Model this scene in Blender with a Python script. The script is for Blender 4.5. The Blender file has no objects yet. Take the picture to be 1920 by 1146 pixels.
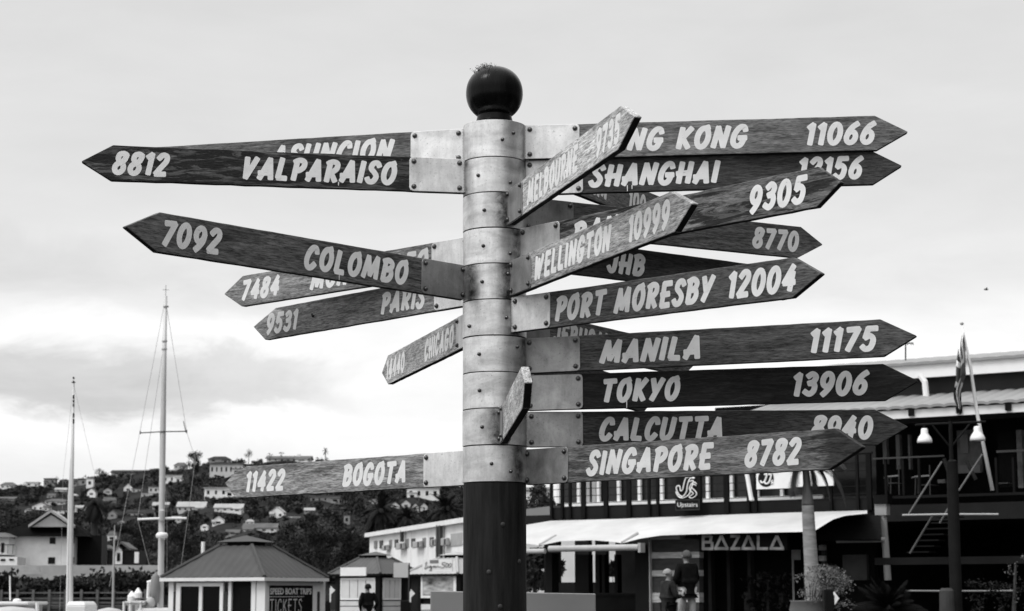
import bpy, bmesh, math, random
from mathutils import Vector, Matrix
random.seed(7)
SC = bpy.context.scene
COL = SC.collection
R_ = math.radians

# ------------------------------------------------------------------ camera
F_PX, HOR, ROLL, EYE = 3534.2, 1114.4, -0.00213, 1.6
PITCH = math.atan((HOR - 573.0) / F_PX)
cd = bpy.data.cameras.new('camera'); cam = bpy.data.objects.new('camera', cd); COL.objects.link(cam)
cd.sensor_width = 36.0; cd.lens = F_PX / 1920 * 36.0
cd.clip_start = 0.1; cd.clip_end = 20000
cd.dof.use_dof = True; cd.dof.focus_distance = 7.2; cd.dof.aperture_fstop = 10.0
cam.matrix_world = Matrix.Translation((0, 0, EYE)) @ Matrix.Rotation(math.pi/2 + PITCH, 4, 'X') @ Matrix.Rotation(ROLL, 4, 'Z')
SC.camera = cam

# ------------------------------------------------------------------ sky, sun, exposure
SUN_EL, SUN_AZ = R_(57), R_(236)          # azimuth clockwise from +Y: behind the camera, to the left
wd = bpy.data.worlds.new('World'); SC.world = wd; wd.use_nodes = True
nt = wd.node_tree; N = nt.nodes; LK = nt.links
for n in list(N): N.remove(n)
def nd(tree, typ, **kw):
    n = tree.nodes.new(typ)
    for k, v in kw.items():
        if k.startswith('i_'):
            key = k[2:]; key = int(key) if key.isdigit() else key.replace('_', ' ')
            n.inputs[key].default_value = v
        else: setattr(n, k, v)
    return n
def math_n(tree, op, a, b=None, clamp=False):
    n = tree.nodes.new('ShaderNodeMath'); n.operation = op; n.use_clamp = clamp
    for i, v in enumerate((a, b)):
        if v is None: continue
        if isinstance(v, (int, float)): n.inputs[i].default_value = v
        else: tree.links.new(v, n.inputs[i])
    return n.outputs[0]
def ramp(tree, fac, stops, interp='LINEAR'):
    n = tree.nodes.new('ShaderNodeValToRGB'); cr = n.color_ramp; cr.interpolation = interp
    while len(cr.elements) < len(stops): cr.elements.new(0.5)
    for e, (p, v) in zip(cr.elements, stops):
        e.position = p; e.color = (v, v, v, 1)
    tree.links.new(fac, n.inputs[0]); return n.outputs[0]
def noise(tree, vec, scale, detail=4, rough=0.55, dist=0.0):
    n = tree.nodes.new('ShaderNodeTexNoise')
    n.inputs['Scale'].default_value = scale; n.inputs['Detail'].default_value = detail
    n.inputs['Roughness'].default_value = rough; n.inputs['Distortion'].default_value = dist
    tree.links.new(vec, n.inputs['Vector']); return n.outputs['Fac']
def mapping(tree, vec, scale=(1, 1, 1), loc=(0, 0, 0)):
    n = tree.nodes.new('ShaderNodeMapping'); n.inputs['Scale'].default_value = scale; n.inputs['Location'].default_value = loc
    tree.links.new(vec, n.inputs['Vector']); return n.outputs[0]

sky = N.new('ShaderNodeTexSky'); sky.sky_type = 'NISHITA'; sky.sun_disc = False
sky.sun_elevation = SUN_EL; sky.sun_rotation = SUN_AZ; sky.dust_density = 3.0
skybw = N.new('ShaderNodeRGBToBW'); LK.new(sky.outputs[0], skybw.inputs[0])
tc = N.new('ShaderNodeTexCoord'); gen = tc.outputs['Generated']
sx = N.new('ShaderNodeSeparateXYZ'); LK.new(gen, sx.inputs[0])
X, Y, Z = sx.outputs
STR = 0.12
# cloud layer: an overcast sky, brightest low down ahead and overhead; dimming added out of view at right to darken the steel
vert = ramp(nt, Z, [(0.0, .92), (.06, .96), (.10, 1.10), (.135, 1.05), (.165, .90), (.22, .80), (.33, .76), (.6, 1.0)], 'EASE')
vertb = math_n(nt, 'MULTIPLY', ramp(nt, Z, [(0.30, 0), (.75, 1)], 'EASE'), 0.85)
side = math_n(nt, 'MULTIPLY', ramp(nt, math_n(nt, 'ADD', math_n(nt, 'MULTIPLY', X, -0.6), math_n(nt, 'MULTIPLY', Y, -0.5)), [(0.0, 0), (.75, 1)]), 0.30)
n1 = noise(nt, mapping(nt, gen, (11, 11, 24), (.30, 0, .1)), 1.0, 8, .60, .5)
n2 = noise(nt, mapping(nt, gen, (8, 8, 26), (2.3, 1, .4)), 1.0, 7, .58, .5)
Zw = math_n(nt, 'ADD', Z, math_n(nt, 'MULTIPLY', math_n(nt, 'SUBTRACT', n1, .5), .055))
leftm = ramp(nt, math_n(nt, 'ADD', math_n(nt, 'ADD', X, .5), math_n(nt, 'MULTIPLY', math_n(nt, 'SUBTRACT', n1, .5), .12)), [(.30, 1.0), (.36, .75), (.44, .10), (.55, 0)], 'EASE')
bank = ramp(nt, Zw, [(.088, 0), (.100, 1), (.120, .8), (.133, 0)], 'EASE')
bank2 = ramp(nt, Zw, [(.138, 0), (.150, 1), (.168, .6), (.19, 0)], 'EASE')
dark = math_n(nt, 'ADD', math_n(nt, 'MULTIPLY', math_n(nt, 'MULTIPLY', bank, leftm), .43), math_n(nt, 'MULTIPLY', math_n(nt, 'MULTIPLY', bank2, leftm), .13))
low = ramp(nt, Z, [(0.02, 1.0), (.15, .8), (.20, .25), (.35, .2)], 'EASE')
soft = math_n(nt, 'MULTIPLY', math_n(nt, 'MULTIPLY', math_n(nt, 'SUBTRACT', n2, .5), .46), low)
fine = math_n(nt, 'MULTIPLY', math_n(nt, 'SUBTRACT', noise(nt, mapping(nt, gen, (16, 16, 50)), 1.0, 6), .5), .07)
cloud = math_n(nt, 'ADD', math_n(nt, 'ADD', vert, vertb), side)
cloud = math_n(nt, 'SUBTRACT', cloud, dark)
cloud = math_n(nt, 'ADD', math_n(nt, 'ADD', cloud, soft), fine)
cloud = math_n(nt, 'MULTIPLY', cloud, ramp(nt, X, [(.30, 1.0), (.72, .22)]))
gnd = ramp(nt, Z, [(-0.0, 1.0), (.005, 1.0)])
tot = math_n(nt, 'ADD', math_n(nt, 'MULTIPLY', cloud, 0.93 / STR), math_n(nt, 'MULTIPLY', skybw.outputs[0], 0.06))
bg = N.new('ShaderNodeBackground'); bg.inputs['Strength'].default_value = STR
wo = N.new('ShaderNodeOutputWorld'); LK.new(tot, bg.inputs['Color']); LK.new(bg.outputs[0], wo.inputs['Surface'])

sl = bpy.data.lights.new('sun', 'SUN'); sl.energy = 1.6; sl.angle = R_(18); sl.color = (1, 1, 1)
sun = bpy.data.objects.new('sun', sl); COL.objects.link(sun)
sd = Vector((math.sin(SUN_AZ)*math.cos(SUN_EL), math.cos(SUN_AZ)*math.cos(SUN_EL), math.sin(SUN_EL)))
sun.rotation_euler = sd.to_track_quat('Z', 'Y').to_euler(); sun.location = (-20, -20, 40)
vs = SC.view_settings; vs.view_transform = 'Standard'; vs.look = 'None'; vs.exposure = 0; vs.gamma = 1

# ------------------------------------------------------------------ helpers
CAMP = Vector((0, 0, EYE))
def ray(px, py):
    u, v = px - 960, py - 573
    c, s = math.cos(ROLL), math.sin(ROLL)
    u, v = u*c + v*s, -u*s + v*c
    x, zc = u / F_PX, -v / F_PX
    return Vector((x, math.cos(PITCH) - zc*math.sin(PITCH), math.sin(PITCH) + zc*math.cos(PITCH)))
def W(px, py, Yd):
    d = ray(px, py); return CAMP + d * (Yd / d.y)
def pxm(Yd): return F_PX / Yd

MATRIX = {}
class MB:
    def __init__(s): s.v = []; s.f = []; s.m = []
    def add(s, vs_, fs, mi=0):
        o = len(s.v); s.v += [tuple(p) for p in vs_]
        for f in fs: s.f.append([i + o for i in f]); s.m.append(mi)
    def box(s, a, b, mi=0):
        (x0, y0, z0), (x1, y1, z1) = a, b
        s.hexa([(x0, y0, z0), (x1, y0, z0), (x1, y1, z0), (x0, y1, z0), (x0, y0, z1), (x1, y0, z1), (x1, y1, z1), (x0, y1, z1)], mi)
    def hexa(s, p, mi=0):
        s.add(p, [(0, 3, 2, 1), (4, 5, 6, 7), (0, 1, 5, 4), (1, 2, 6, 5), (2, 3, 7, 6), (3, 0, 4, 7)], mi)
    def tube(s, pts, r, n=8, mi=0, cap=True):
        pts = [Vector(p) for p in pts]; rs = r if isinstance(r, (list, tuple)) else [r]*len(pts)
        o = len(s.v); up0 = None
        for i, p in enumerate(pts):
            t = (pts[min(i+1, len(pts)-1)] - pts[max(i-1, 0)]).normalized()
            if up0 is None:
                up0 = Vector((0, 0, 1)) if abs(t.z) < .9 else Vector((1, 0, 0))
            a = t.cross(up0).normalized(); b = a.cross(t).normalized(); up0 = b
            for k in range(n):
                q = 2*math.pi*k/n; s.v.append(tuple(p + (a*math.cos(q) + b*math.sin(q))*rs[i]))
        for i in range(len(pts)-1):
            for k in range(n):
                k2 = (k+1) % n
                s.f.append([o+i*n+k, o+i*n+k2, o+(i+1)*n+k2, o+(i+1)*n+k]); s.m.append(mi)
        if cap:
            s.f.append([o+k for k in reversed(range(n))]); s.m.append(mi)
            e = o+(len(pts)-1)*n; s.f.append([e+k for k in range(n)]); s.m.append(mi)
    def lathe(s, prof, c=(0, 0, 0), n=32, mi=0):
        o = len(s.v); cx, cy, cz = c
        for r, z in prof:
            for k in range(n):
                q = 2*math.pi*k/n; s.v.append((cx+r*math.cos(q), cy+r*math.sin(q), cz+z))
        for i in range(len(prof)-1):
            for k in range(n):
                k2 = (k+1) % n
                s.f.append([o+i*n+k, o+i*n+k2, o+(i+1)*n+k2, o+(i+1)*n+k]); s.m.append(mi)
        s.f.append([o+k for k in reversed(range(n))]); s.m.append(mi)
        e = o+(len(prof)-1)*n; s.f.append([e+k for k in range(n)]); s.m.append(mi)
    def leaves(s, c, rad, n, size, mi=0, shell=.5, flat=1.0):
        for _ in range(n):
            d = Vector((random.gauss(0, 1), random.gauss(0, 1), random.gauss(0, 1)))
            if d.length < 1e-6: continue
            d.normalize(); q = (shell + (1-shell)*random.random())
            p = Vector((c[0]+d.x*rad[0]*q, c[1]+d.y*rad[1]*q, c[2]+d.z*rad[2]*q))
            a = Vector((random.gauss(0, 1), random.gauss(0, 1), random.gauss(0, flat))).normalized()
            b = a.cross(Vector((random.gauss(0, 1), random.gauss(0, 1), random.gauss(0, 1)))).normalized()
            L = size*random.uniform(.6, 1.3)
            s.add([p-a*L, p-b*L*.5, p+a*L, p+b*L*.5], [(0, 1, 2, 3)], mi)
    def build(s, name, mat, parent=None, world=True, smooth=False):
        me = bpy.data.meshes.new(name)
        vv = s.v
        if parent is not None and world:
            inv = MATRIX[parent].inverted(); vv = [tuple(inv @ Vector(p)) for p in vv]
        me.from_pydata(vv, [], s.f)
        mats = mat if isinstance(mat, (list, tuple)) else [mat]
        for m in mats: me.materials.append(m)
        if len(mats) > 1: me.polygons.foreach_set('material_index', s.m)
        if smooth:
            me.polygons.foreach_set('use_smooth', [True]*len(me.polygons))
        me.update()
        o = bpy.data.objects.new(name, me); COL.objects.link(o)
        if parent is not None: o.parent = parent
        MATRIX[o] = MATRIX[parent] if parent is not None else Matrix.Identity(4)
        return o
def smooth_by_angle(o, ang=40):
    bm = bmesh.new(); bm.from_mesh(o.data)
    for f in bm.faces: f.smooth = True
    for e in bm.edges:
        if len(e.link_faces) == 2 and e.calc_face_angle(0) > R_(ang): e.smooth = False
    bm.to_mesh(o.data); bm.free()
def bevel(o, w=.003, seg=1):
    bm = bmesh.new(); bm.from_mesh(o.data)
    bmesh.ops.recalc_face_normals(bm, faces=bm.faces)
    es = [e for e in bm.edges if len(e.link_faces) == 2 and e.calc_face_angle(0) > R_(25)]
    bmesh.ops.bevel(bm, geom=es, offset=w, segments=seg, affect='EDGES', clamp_overlap=True)
    bm.to_mesh(o.data); bm.free()
def thing(name, label, cat, loc=(0, 0, 0), mat=None, group=None):
    o = bpy.data.objects.new(name, None); COL.objects.link(o); o.empty_display_size = .2
    M = mat if mat is not None else Matrix.Translation(loc)
    o.matrix_world = M; MATRIX[o] = M.copy()
    o['label'] = label; o['category'] = cat
    if group: o['group'] = group
    return o
def tag(o, label, cat, group=None, kind=None):
    if label: o['label'] = label
    if cat: o['category'] = cat
    if group: o['group'] = group
    if kind: o['kind'] = kind
    return o
def rebase(o, p):
    """give a one-mesh thing an origin at its base"""
    p = Vector(p); o.data.transform(Matrix.Translation(-p)); o.location = p; MATRIX[o] = Matrix.Translation(p); return o

# ------------------------------------------------------------------ materials (black-and-white scene: every colour is a grey)
MC = {}
def mat(name, v, rough=.7, metal=0.0, var=.25, scale=3.0, bump=0.0, stretch=(1, 1, 1), spec=.5, coord='Object', detail=5):
    key = name
    if key in MC: return MC[key]
    m = bpy.data.materials.new(name); m.use_nodes = True; t = m.node_tree; b = t.nodes['Principled BSDF']
    b.inputs['Roughness'].default_value = rough; b.inputs['Metallic'].default_value = metal
    b.inputs['Specular IOR Level'].default_value = spec
    tcn = t.nodes.new('ShaderNodeTexCoord')
    vec = mapping(t, tcn.outputs[coord], stretch)
    nf = noise(t, vec, scale, detail, .6)
    lo, hi = max(0, v*(1-var)), min(1, v*(1+var))
    c = ramp(t, nf, [(.28, lo), (.72, hi)])
    t.links.new(c, b.inputs['Base Color'])
    if bump:
        bn = t.nodes.new('ShaderNodeBump'); bn.inputs['Strength'].default_value = bump; bn.inputs['Distance'].default_value = .01
        t.links.new(nf, bn.inputs['Height']); t.links.new(bn.outputs[0], b.inputs['Normal'])
    MC[key] = m; return m
def wood_mat(name, base, wear=.4, pale=.3, thr=.5, tip=None):
    if name in MC: return MC[name]
    m = bpy.data.materials.new(name); m.use_nodes = True; t = m.node_tree; b = t.nodes['Principled BSDF']
    b.inputs['Roughness'].default_value = .66; b.inputs['Specular IOR Level'].default_value = .22
    tcn = t.nodes.new('ShaderNodeTexCoord'); oi = t.nodes.new('ShaderNodeObjectInfo')
    off = t.nodes.new('ShaderNodeVectorMath'); off.operation = 'ADD'
    cx = t.nodes.new('ShaderNodeCombineXYZ')
    r100 = math_n(t, 'MULTIPLY', oi.outputs['Random'], 53.0)
    for i in range(3): t.links.new(r100, cx.inputs[i])
    t.links.new(tcn.outputs['Object'], off.inputs[0]); t.links.new(cx.outputs[0], off.inputs[1]); P = off.outputs[0]
    A = noise(t, mapping(t, P, (12, 105, 105)), 1.0, 7, .7, .2)
    B = noise(t, mapping(t, P, (3.6, 30, 30)), 1.0, 8, .66, .8)
    C = noise(t, mapping(t, P, (34, 260, 260)), 1.0, 4, .65)
    D = noise(t, mapping(t, P, (4.0, 30, 30), (9, 3, 5)), 1.0, 9, .7, .9)
    v = math_n(t, 'MULTIPLY', ramp(t, A, [(.30, .45), (.70, 1.5)]), base)
    v = math_n(t, 'MULTIPLY', v, ramp(t, C, [(.36, .40), (.48, 1.0), (.64, 1.45)]))
    fd = math_n(t, 'MULTIPLY', ramp(t, B, [(thr, 0), (thr+.035, 1)]), wear)
    v = math_n(t, 'MULTIPLY', v, math_n(t, 'SUBTRACT', 1.0, math_n(t, 'MULTIPLY', fd, .85)))
    fp = math_n(t, 'MULTIPLY', ramp(t, D, [(.54, 0), (.58, 1)]), pale)
    v = math_n(t, 'ADD', v, math_n(t, 'MULTIPLY', fp, base*1.1))
    big = noise(t, mapping(t, P, (2.2, 9, 9), (4, 8, 1)), 1.0, 5, .6, .6)      # faded and damp areas
    v = math_n(t, 'MULTIPLY', v, ramp(t, big, [(.32, .62), (.5, 1.0), (.68, 1.35)]))
    if tip:     # stained or bleached end of the board: (start along the board, strength)
        sp = t.nodes.new('ShaderNodeSeparateXYZ'); t.links.new(tcn.outputs['Object'], sp.inputs[0])
        ax = math_n(t, 'ADD', math_n(t, 'ABSOLUTE', sp.outputs[0]), math_n(t, 'MULTIPLY', math_n(t, 'SUBTRACT', B, .5), .30))
        f = ramp(t, math_n(t, 'MULTIPLY', ax, .5), [(tip[0]*.5, 0), (tip[0]*.5+.02, 1)])
        v = math_n(t, 'MULTIPLY', v, math_n(t, 'ADD', 1.0, math_n(t, 'MULTIPLY', f, tip[1])))
    t.links.new(v, b.inputs['Base Color'])
    bn = t.nodes.new('ShaderNodeBump'); bn.inputs['Strength'].default_value = .35; bn.inputs['Distance'].default_value = .003
    t.links.new(math_n(t, 'ADD', A, C), bn.inputs['Height']); t.links.new(bn.outputs[0], b.inputs['Normal'])
    MC[name] = m; return m
def metal_mat(name, v, rough, metal, smudge=.4, stretch=(9, 9, 9)):
    if name in MC: return MC[name]
    m = bpy.data.materials.new(name); m.use_nodes = True; t = m.node_tree; b = t.nodes['Principled BSDF']
    b.inputs['Metallic'].default_value = metal
    tcn = t.nodes.new('ShaderNodeTexCoord'); oi = t.nodes.new('ShaderNodeObjectInfo')
    off = t.nodes.new('ShaderNodeVectorMath'); off.operation = 'ADD'; cx = t.nodes.new('ShaderNodeCombineXYZ')
    r100 = math_n(t, 'MULTIPLY', oi.outputs['Random'], 71.0)
    for i in range(3): t.links.new(r100, cx.inputs[i])
    t.links.new(tcn.outputs['Object'], off.inputs[0]); t.links.new(cx.outputs[0], off.inputs[1]); P = off.outputs[0]
    A = noise(t, mapping(t, P, stretch), 1.0, 7, .6, .5)
    B = noise(t, P, 130.0, 3, .7)
    S = noise(t, mapping(t, P, (22, 22, 4)), 1.0, 5, .6)
    rv = math_n(t, 'MULTIPLY', ramp(t, A, [(.30, 1-smudge), (.62, 1.06)]), v)
    rv = math_n(t, 'MULTIPLY', rv, ramp(t, B, [(.27, .35), (.36, .95), (.7, 1.05)]))
    rv = math_n(t, 'MULTIPLY', rv, ramp(t, S, [(.3, .78), (.55, 1.03)]))
    t.links.new(rv, b.inputs['Base Color'])
    t.links.new(math_n(t, 'ADD', rough-.1, math_n(t, 'MULTIPLY', A, .2)), b.inputs['Roughness'])
    MC[name] = m; return m
EDGE = mat('board_under_shade', .022, .85, 0, .5, 20, spec=.04)  # underside shade painted in: near-black on the down-facing board edges only
LETTER = mat('letter_paint', .80, .55, 0, .07, 22)
tl = LETTER.node_tree; bl = tl.nodes['Principled BSDF']; src_ = bl.inputs['Base Color'].links[0].from_socket
tcl = tl.nodes.new('ShaderNodeTexCoord')      # flaked paint: thin specks along the grain
fl = ramp(tl, noise(tl, mapping(tl, tcl.outputs['Object'], (26, 150, 150)), 1.0, 5, .7, .2), [(.655, 1), (.69, .30)])
fd_ = ramp(tl, noise(tl, mapping(tl, tcl.outputs['Object'], (5, 20, 20)), 1.0, 4, .6), [(.3, .90), (.6, 1)])
tl.links.new(math_n(tl, 'MULTIPLY', math_n(tl, 'MULTIPLY', src_, fl), fd_), bl.inputs['Base Color'])
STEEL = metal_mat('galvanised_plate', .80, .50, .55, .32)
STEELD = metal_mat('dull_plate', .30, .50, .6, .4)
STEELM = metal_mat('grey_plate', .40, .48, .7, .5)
COLLAR = metal_mat('collar_steel', .74, .38, .88, .42, (6, 6, 16))
t_ = COLLAR.node_tree; b_ = t_.nodes['Principled BSDF']; lk = b_.inputs['Base Color'].links[0].from_socket
at = t_.nodes.new('ShaderNodeAttribute'); at.attribute_name = 'weld_stain_shade'  # weld stain plus corner shade, both painted beside each flange
tcx = t_.nodes.new('ShaderNodeTexCoord')
sn = ramp(t_, noise(t_, tcx.outputs['Object'], 26.0, 5, .65, .6), [(.30, .45), (.60, 1.0)])
st = math_n(t_, 'SUBTRACT', 1.0, math_n(t_, 'MULTIPLY', math_n(t_, 'MULTIPLY', at.outputs['Fac'], sn), .93))
t_.links.new(math_n(t_, 'MULTIPLY', lk, st), b_.inputs['Base Color'])
BOLT = mat('bolt_steel', .11, .35, .9, .3, 60)
POLEW = mat('dark_pole_wood', .013, .6, 0, .85, 5, .5, (7, 7, .7), spec=.14, detail=9)
WHITE = mat('white_paint', .78, .5, 0, .08, 1.5)
OFFW = mat('offwhite_wall', .82, .8, 0, .12, .8)
CREAM = mat('grey_wall', .42, .8, 0, .15, .8)
BLACK = mat('black_paint', .005, .6, 0, .4, 2, spec=.10)
DARK = mat('dark_paint', .012, .65, 0, .4, 2, spec=.12)
DGREY = mat('dark_grey_paint', .04, .6, 0, .3, 2, spec=.2)
MGREY = mat('mid_grey_paint', .17, .6, 0, .2, 2)
LGREY = mat('light_grey_paint', .36, .6, 0, .15, 2)
GLASS = mat('dark_glass', .004, .06, 0, .2, 1, spec=.06)
LEAFD = mat('dark_foliage', .019, .8, 0, .6, .12, coord='Object', spec=.08)
LEAFM = mat('mid_foliage', .055, .8, 0, .6, .15, coord='Object', spec=.08)
LEAFL = mat('pale_foliage', .16, .7, 0, .5, 3, spec=.3)
BARK = mat('bark', .035, .85, 0, .4, 4, .4, (4, 4, .8))
SKIN = mat('skin', .22, .6, 0, .1, 8)
CLOTHD = mat('dark_cloth', .008, .95, 0, .4, 12, spec=.03)
CLOTHL = mat('pale_trousers', .40, .9, 0, .25, 9, spec=.2)
CLOTHG = mat('grey_knit', .27, .9, 0, .3, 30, .3, spec=.2)

# ------------------------------------------------------------------ brush lettering: centre-line strokes
def arc(cx, cy, rx, ry, a0, a1, n=18):
    return [(cx+rx*math.cos(R_(a0+(a1-a0)*i/n)), cy+ry*math.sin(R_(a0+(a1-a0)*i/n))) for i in range(n+1)]
def oval(cx, cy, rx, ry): return arc(cx, cy, rx, ry, 60, 420, 26)
def cr(p, n=5):
    q = [p[0]] + list(p) + [p[-1]]; out = []
    for i in range(1, len(q)-2):
        for k in range(n):
            t = k/n; o = []
            for j in (0, 1):
                a, b, c, d = q[i-1][j], q[i][j], q[i+1][j], q[i+2][j]
                o.append(.5*((2*b)+(c-a)*t+(2*a-5*b+4*c-d)*t*t+(3*b-a-3*c+d)*t**3))
            out.append(tuple(o))
    out.append(tuple(p[-1])); return out
L_ = lambda *p: list(p)
C_ = lambda *p: cr(p)
PB = C_((-.02, .90), (.16, 1), (.36, .92), (.38, .66), (.24, .48), (.10, .44))
GL = {
 'A': (.46, [L_((0, 0), (.27, 1)), L_((.27, 1), (.46, 0)), L_((-.05, .27), (.40, .29))]),
 'B': (.42, [L_((.05, 0), (.06, .98)), C_((-.03, .92), (.2, 1), (.38, .85), (.34, .62), (.14, .52)), C_((.14, .52), (.36, .5), (.42, .25), (.3, .02), (.05, 0))]),
 'C': (.40, [C_((.40, .78), (.34, .98), (.18, .98), (.04, .7), (0, .3), (.1, .02), (.26, .02), (.38, .2))]),
 'D': (.43, [L_((.05, 0), (.06, 1)), C_((-.02, .95), (.26, .95), (.42, .6), (.34, .15), (.05, 0))]),
 'E': (.38, [L_((.05, 0), (.05, 1)), L_((.05, 1), (.38, 1)), L_((-.03, .5), (.32, .52)), L_((.05, 0), (.38, .01))]),
 'G': (.46, [C_((.42, .82), (.34, 1), (.17, .97), (.03, .65), (.02, .22), (.16, 0), (.34, .06), (.42, .36)), L_((.24, .42), (.48, .42))]),
 'H': (.44, [L_((.05, 0), (.05, 1)), L_((.42, 0), (.42, 1)), L_((-.06, .45), (.44, .49))]),
 'I': (.06, [L_((.03, 0), (.03, 1))]),
 'J': (.32, [L_((.30, 1), (.30, .3)), C_((.30, .34), (.26, .06), (.12, 0), (.0, .2))]),
 'K': (.42, [L_((.05, 0), (.05, 1)), L_((.40, 1), (.08, .42)), L_((.12, .52), (.40, 0))]),
 'L': (.34, [L_((.04, 1), (.02, .05)), L_((.02, .02), (.34, .0))]),
 'M': (.62, [L_((0, 0), (.10, 1)), L_((.10, 1), (.30, .12)), L_((.30, .12), (.54, 1)), L_((.54, 1), (.60, 0))]),
 'N': (.44, [L_((0, 0), (.05, 1)), L_((.05, 1), (.38, 0)), L_((.38, 0), (.44, 1))]),
 'O': (.44, [oval(.22, .5, .215, .5), L_((.26, 1.0), (.37, 1.05))]),
 'P': (.38, [L_((.06, 0), (.06, .98)), PB]),
 'R': (.42, [L_((.06, 0), (.06, .98)), PB, L_((.16, .45), (.40, 0))]),
 'S': (.36, [C_((.38, .84), (.28, 1), (.1, .95), (.06, .7), (.22, .5), (.34, .28), (.26, .02), (.08, 0), (-.02, .16))]),
 'T': (.44, [L_((0, .98), (.46, 1)), L_((.24, .98), (.22, 0))]),
 'U': (.44, [L_((.03, 1), (.01, .3)), C_((.01, .34), (.05, .05), (.2, -.01), (.36, .12), (.42, .4)), L_((.41, .34), (.44, 1))]),
 'V': (.42, [L_((.02, 1), (.12, 0)), L_((.12, 0), (.42, 1))]),
 'W': (.66, [L_((.02, 1), (.08, 0)), L_((.08, 0), (.30, .85)), L_((.30, .85), (.38, 0)), L_((.38, 0), (.64, 1))]),
 'Y': (.44, [L_((.02, 1), (.17, .45)), L_((.44, 1), (.10, 0))]),
 '0': (.42, [oval(.21, .5, .205, .5)]),
 '1': (.18, [L_((.15, 0), (.15, 1)), L_((.15, 1), (.0, .84))]),
 '2': (.40, [C_((.02, .82), (.16, 1), (.34, .94), (.36, .68), (.16, .3), (.02, .03)), L_((.02, 0), (.40, .01))]),
 '3': (.38, [C_((.04, .88), (.2, 1), (.36, .86), (.3, .62), (.12, .53)), C_((.14, .54), (.35, .46), (.36, .16), (.2, 0), (0, .13))]),
 '4': (.42, [L_((.32, 1), (.0, .32)), L_((.0, .31), (.44, .31)), L_((.34, .72), (.30, 0))]),
 '5': (.40, [L_((.10, 1), (.42, 1)), L_((.10, 1), (.05, .57)), C_((.05, .56), (.22, .64), (.37, .45), (.32, .08), (.13, 0), (-.01, .13))]),
 '6': (.40, [oval(.20, .29, .185, .29), C_((.38, 1), (.22, .86), (.08, .62), (.015, .32))]),
 '7': (.40, [L_((0, .98), (.40, 1)), L_((.40, 1), (.12, 0))]),
 '8': (.40, [oval(.19, .25, .185, .25), C_((.40, .92), (.28, 1), (.1, .95), (.07, .72), (.2, .52)), C_((.2, .52), (.34, .66), (.40, .92))]),
 '9': (.40, [oval(.20, .68, .185, .32), C_((.39, .72), (.36, .4), (.22, .12), (.10, -.04))]),
 ' ': (.16, []),
}
def stroke_strip(mb, pts, hw, place, mi=0, square=False):
    """one painted stroke: a flat strip with rounded ends; place maps (x, y) to a point"""
    P = [Vector(p) for p in pts]
    closed = (P[0]-P[-1]).length < 1e-4 and len(P) > 4
    Lf, Rt = [], []
    n = len(P)
    for i in range(n):
        if closed: a, b = P[(i-1) % (n-1)], P[(i+1) % (n-1)]
        else: a, b = P[max(i-1, 0)], P[min(i+1, n-1)]
        t = (b-a); t = t.normalized() if t.length > 1e-9 else Vector((1, 0))
        q = Vector((-t.y, t.x))*hw
        Lf.append(P[i]+q); Rt.append(P[i]-q)
    o = len(mb.v)
    for a, b in zip(Lf, Rt): mb.v.append(place(a.x, a.y)); mb.v.append(place(b.x, b.y))
    for i in range(n-1):
        mb.f.append([o+2*i, o+2*i+1, o+2*i+3, o+2*i+2]); mb.m.append(mi)
    if not closed and not square:
        for (c, d) in ((P[0], P[0]-P[1]), (P[-1], P[-1]-P[-2])):
            d.normalize(); a0 = math.atan2(d.y, d.x); k = 6; o = len(mb.v)
            # brush ends are blunt with rounded corners
            loc = [(0, 1), (.35, .98), (.62, .72), (.66, 0), (.62, -.72), (.35, -.98), (0, -1)]
            for x, y in loc:
                vx = c.x + hw*(x*math.cos(a0)-y*math.sin(a0)); vy = c.y + hw*(x*math.sin(a0)+y*math.cos(a0))
                mb.v.append(place(vx, vy))
            mb.f.append([o+i for i in reversed(range(len(loc)))]); mb.m.append(mi)
def text_width(s, gap=.26): return sum(GL[c][0] for c in s) + gap*(len(s)-1)
def brush_text(s, x0, x1, zc, cap, y0, hwf=.115, shear=.23):
    """text between x0 and x1 on the plane y = y0 (facing -y)"""
    mb = MB(); gap = .28
    tw = text_width(s, gap) + 2*hwf + shear*.8
    sxf = (x1-x0)/tw; hw0 = hwf*cap; xp = hwf; k = 0
    for ch in s:
        w, strokes = GL[ch]
        jit = random.uniform(-.015, .015)
        for st in strokes:
            k += 1; yy = y0 - .0004 - .00012*(k % 7)
            pts = [((x0 + (xp + x + shear*(hwf + y*(1-2*hwf)))*sxf), zc - cap/2 + cap*(hwf + y*(1-2*hwf) + jit)) for x, y in st]
            # stroke width follows the squeeze of the word
            hw = hw0*min(1.1, max(.72, .45+.55*sxf/cap))
            stroke_strip(mb, pts, hw, lambda a, b, yy=yy: (a, yy, b))
        xp += w + gap
    return mb
def font_text(body, size, bold=0.0, narrow=1.0):
    cu = bpy.data.curves.new('t', 'FONT'); cu.body = body; cu.size = size; cu.offset = bold; cu.resolution_u = 3
    o = bpy.data.objects.new('t', cu); COL.objects.link(o)
    dg = bpy.context.evaluated_depsgraph_get(); me = bpy.data.meshes.new_from_object(o.evaluated_get(dg))
    vs_ = [(v.co.x*narrow, v.co.y) for v in me.vertices]; fs = [list(p.vertices) for p in me.polygons]
    bpy.data.objects.remove(o); bpy.data.meshes.remove(me); bpy.data.curves.remove(cu)
    return vs_, fs
def put_text(mb, body, x0, x1, zb, zt, place, bold=0, mi=0):
    vs_, fs = font_text(body, 1.0, bold)
    if not vs_: return
    ax, bx = min(v[0] for v in vs_), max(v[0] for v in vs_); ay, by = min(v[1] for v in vs_), max(v[1] for v in vs_)
    mb.add([place(x0+(x-ax)/(bx-ax)*(x1-x0), zb+(y-ay)/(by-ay)*(zt-zb)) for x, y in vs_], fs, mi)

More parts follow.
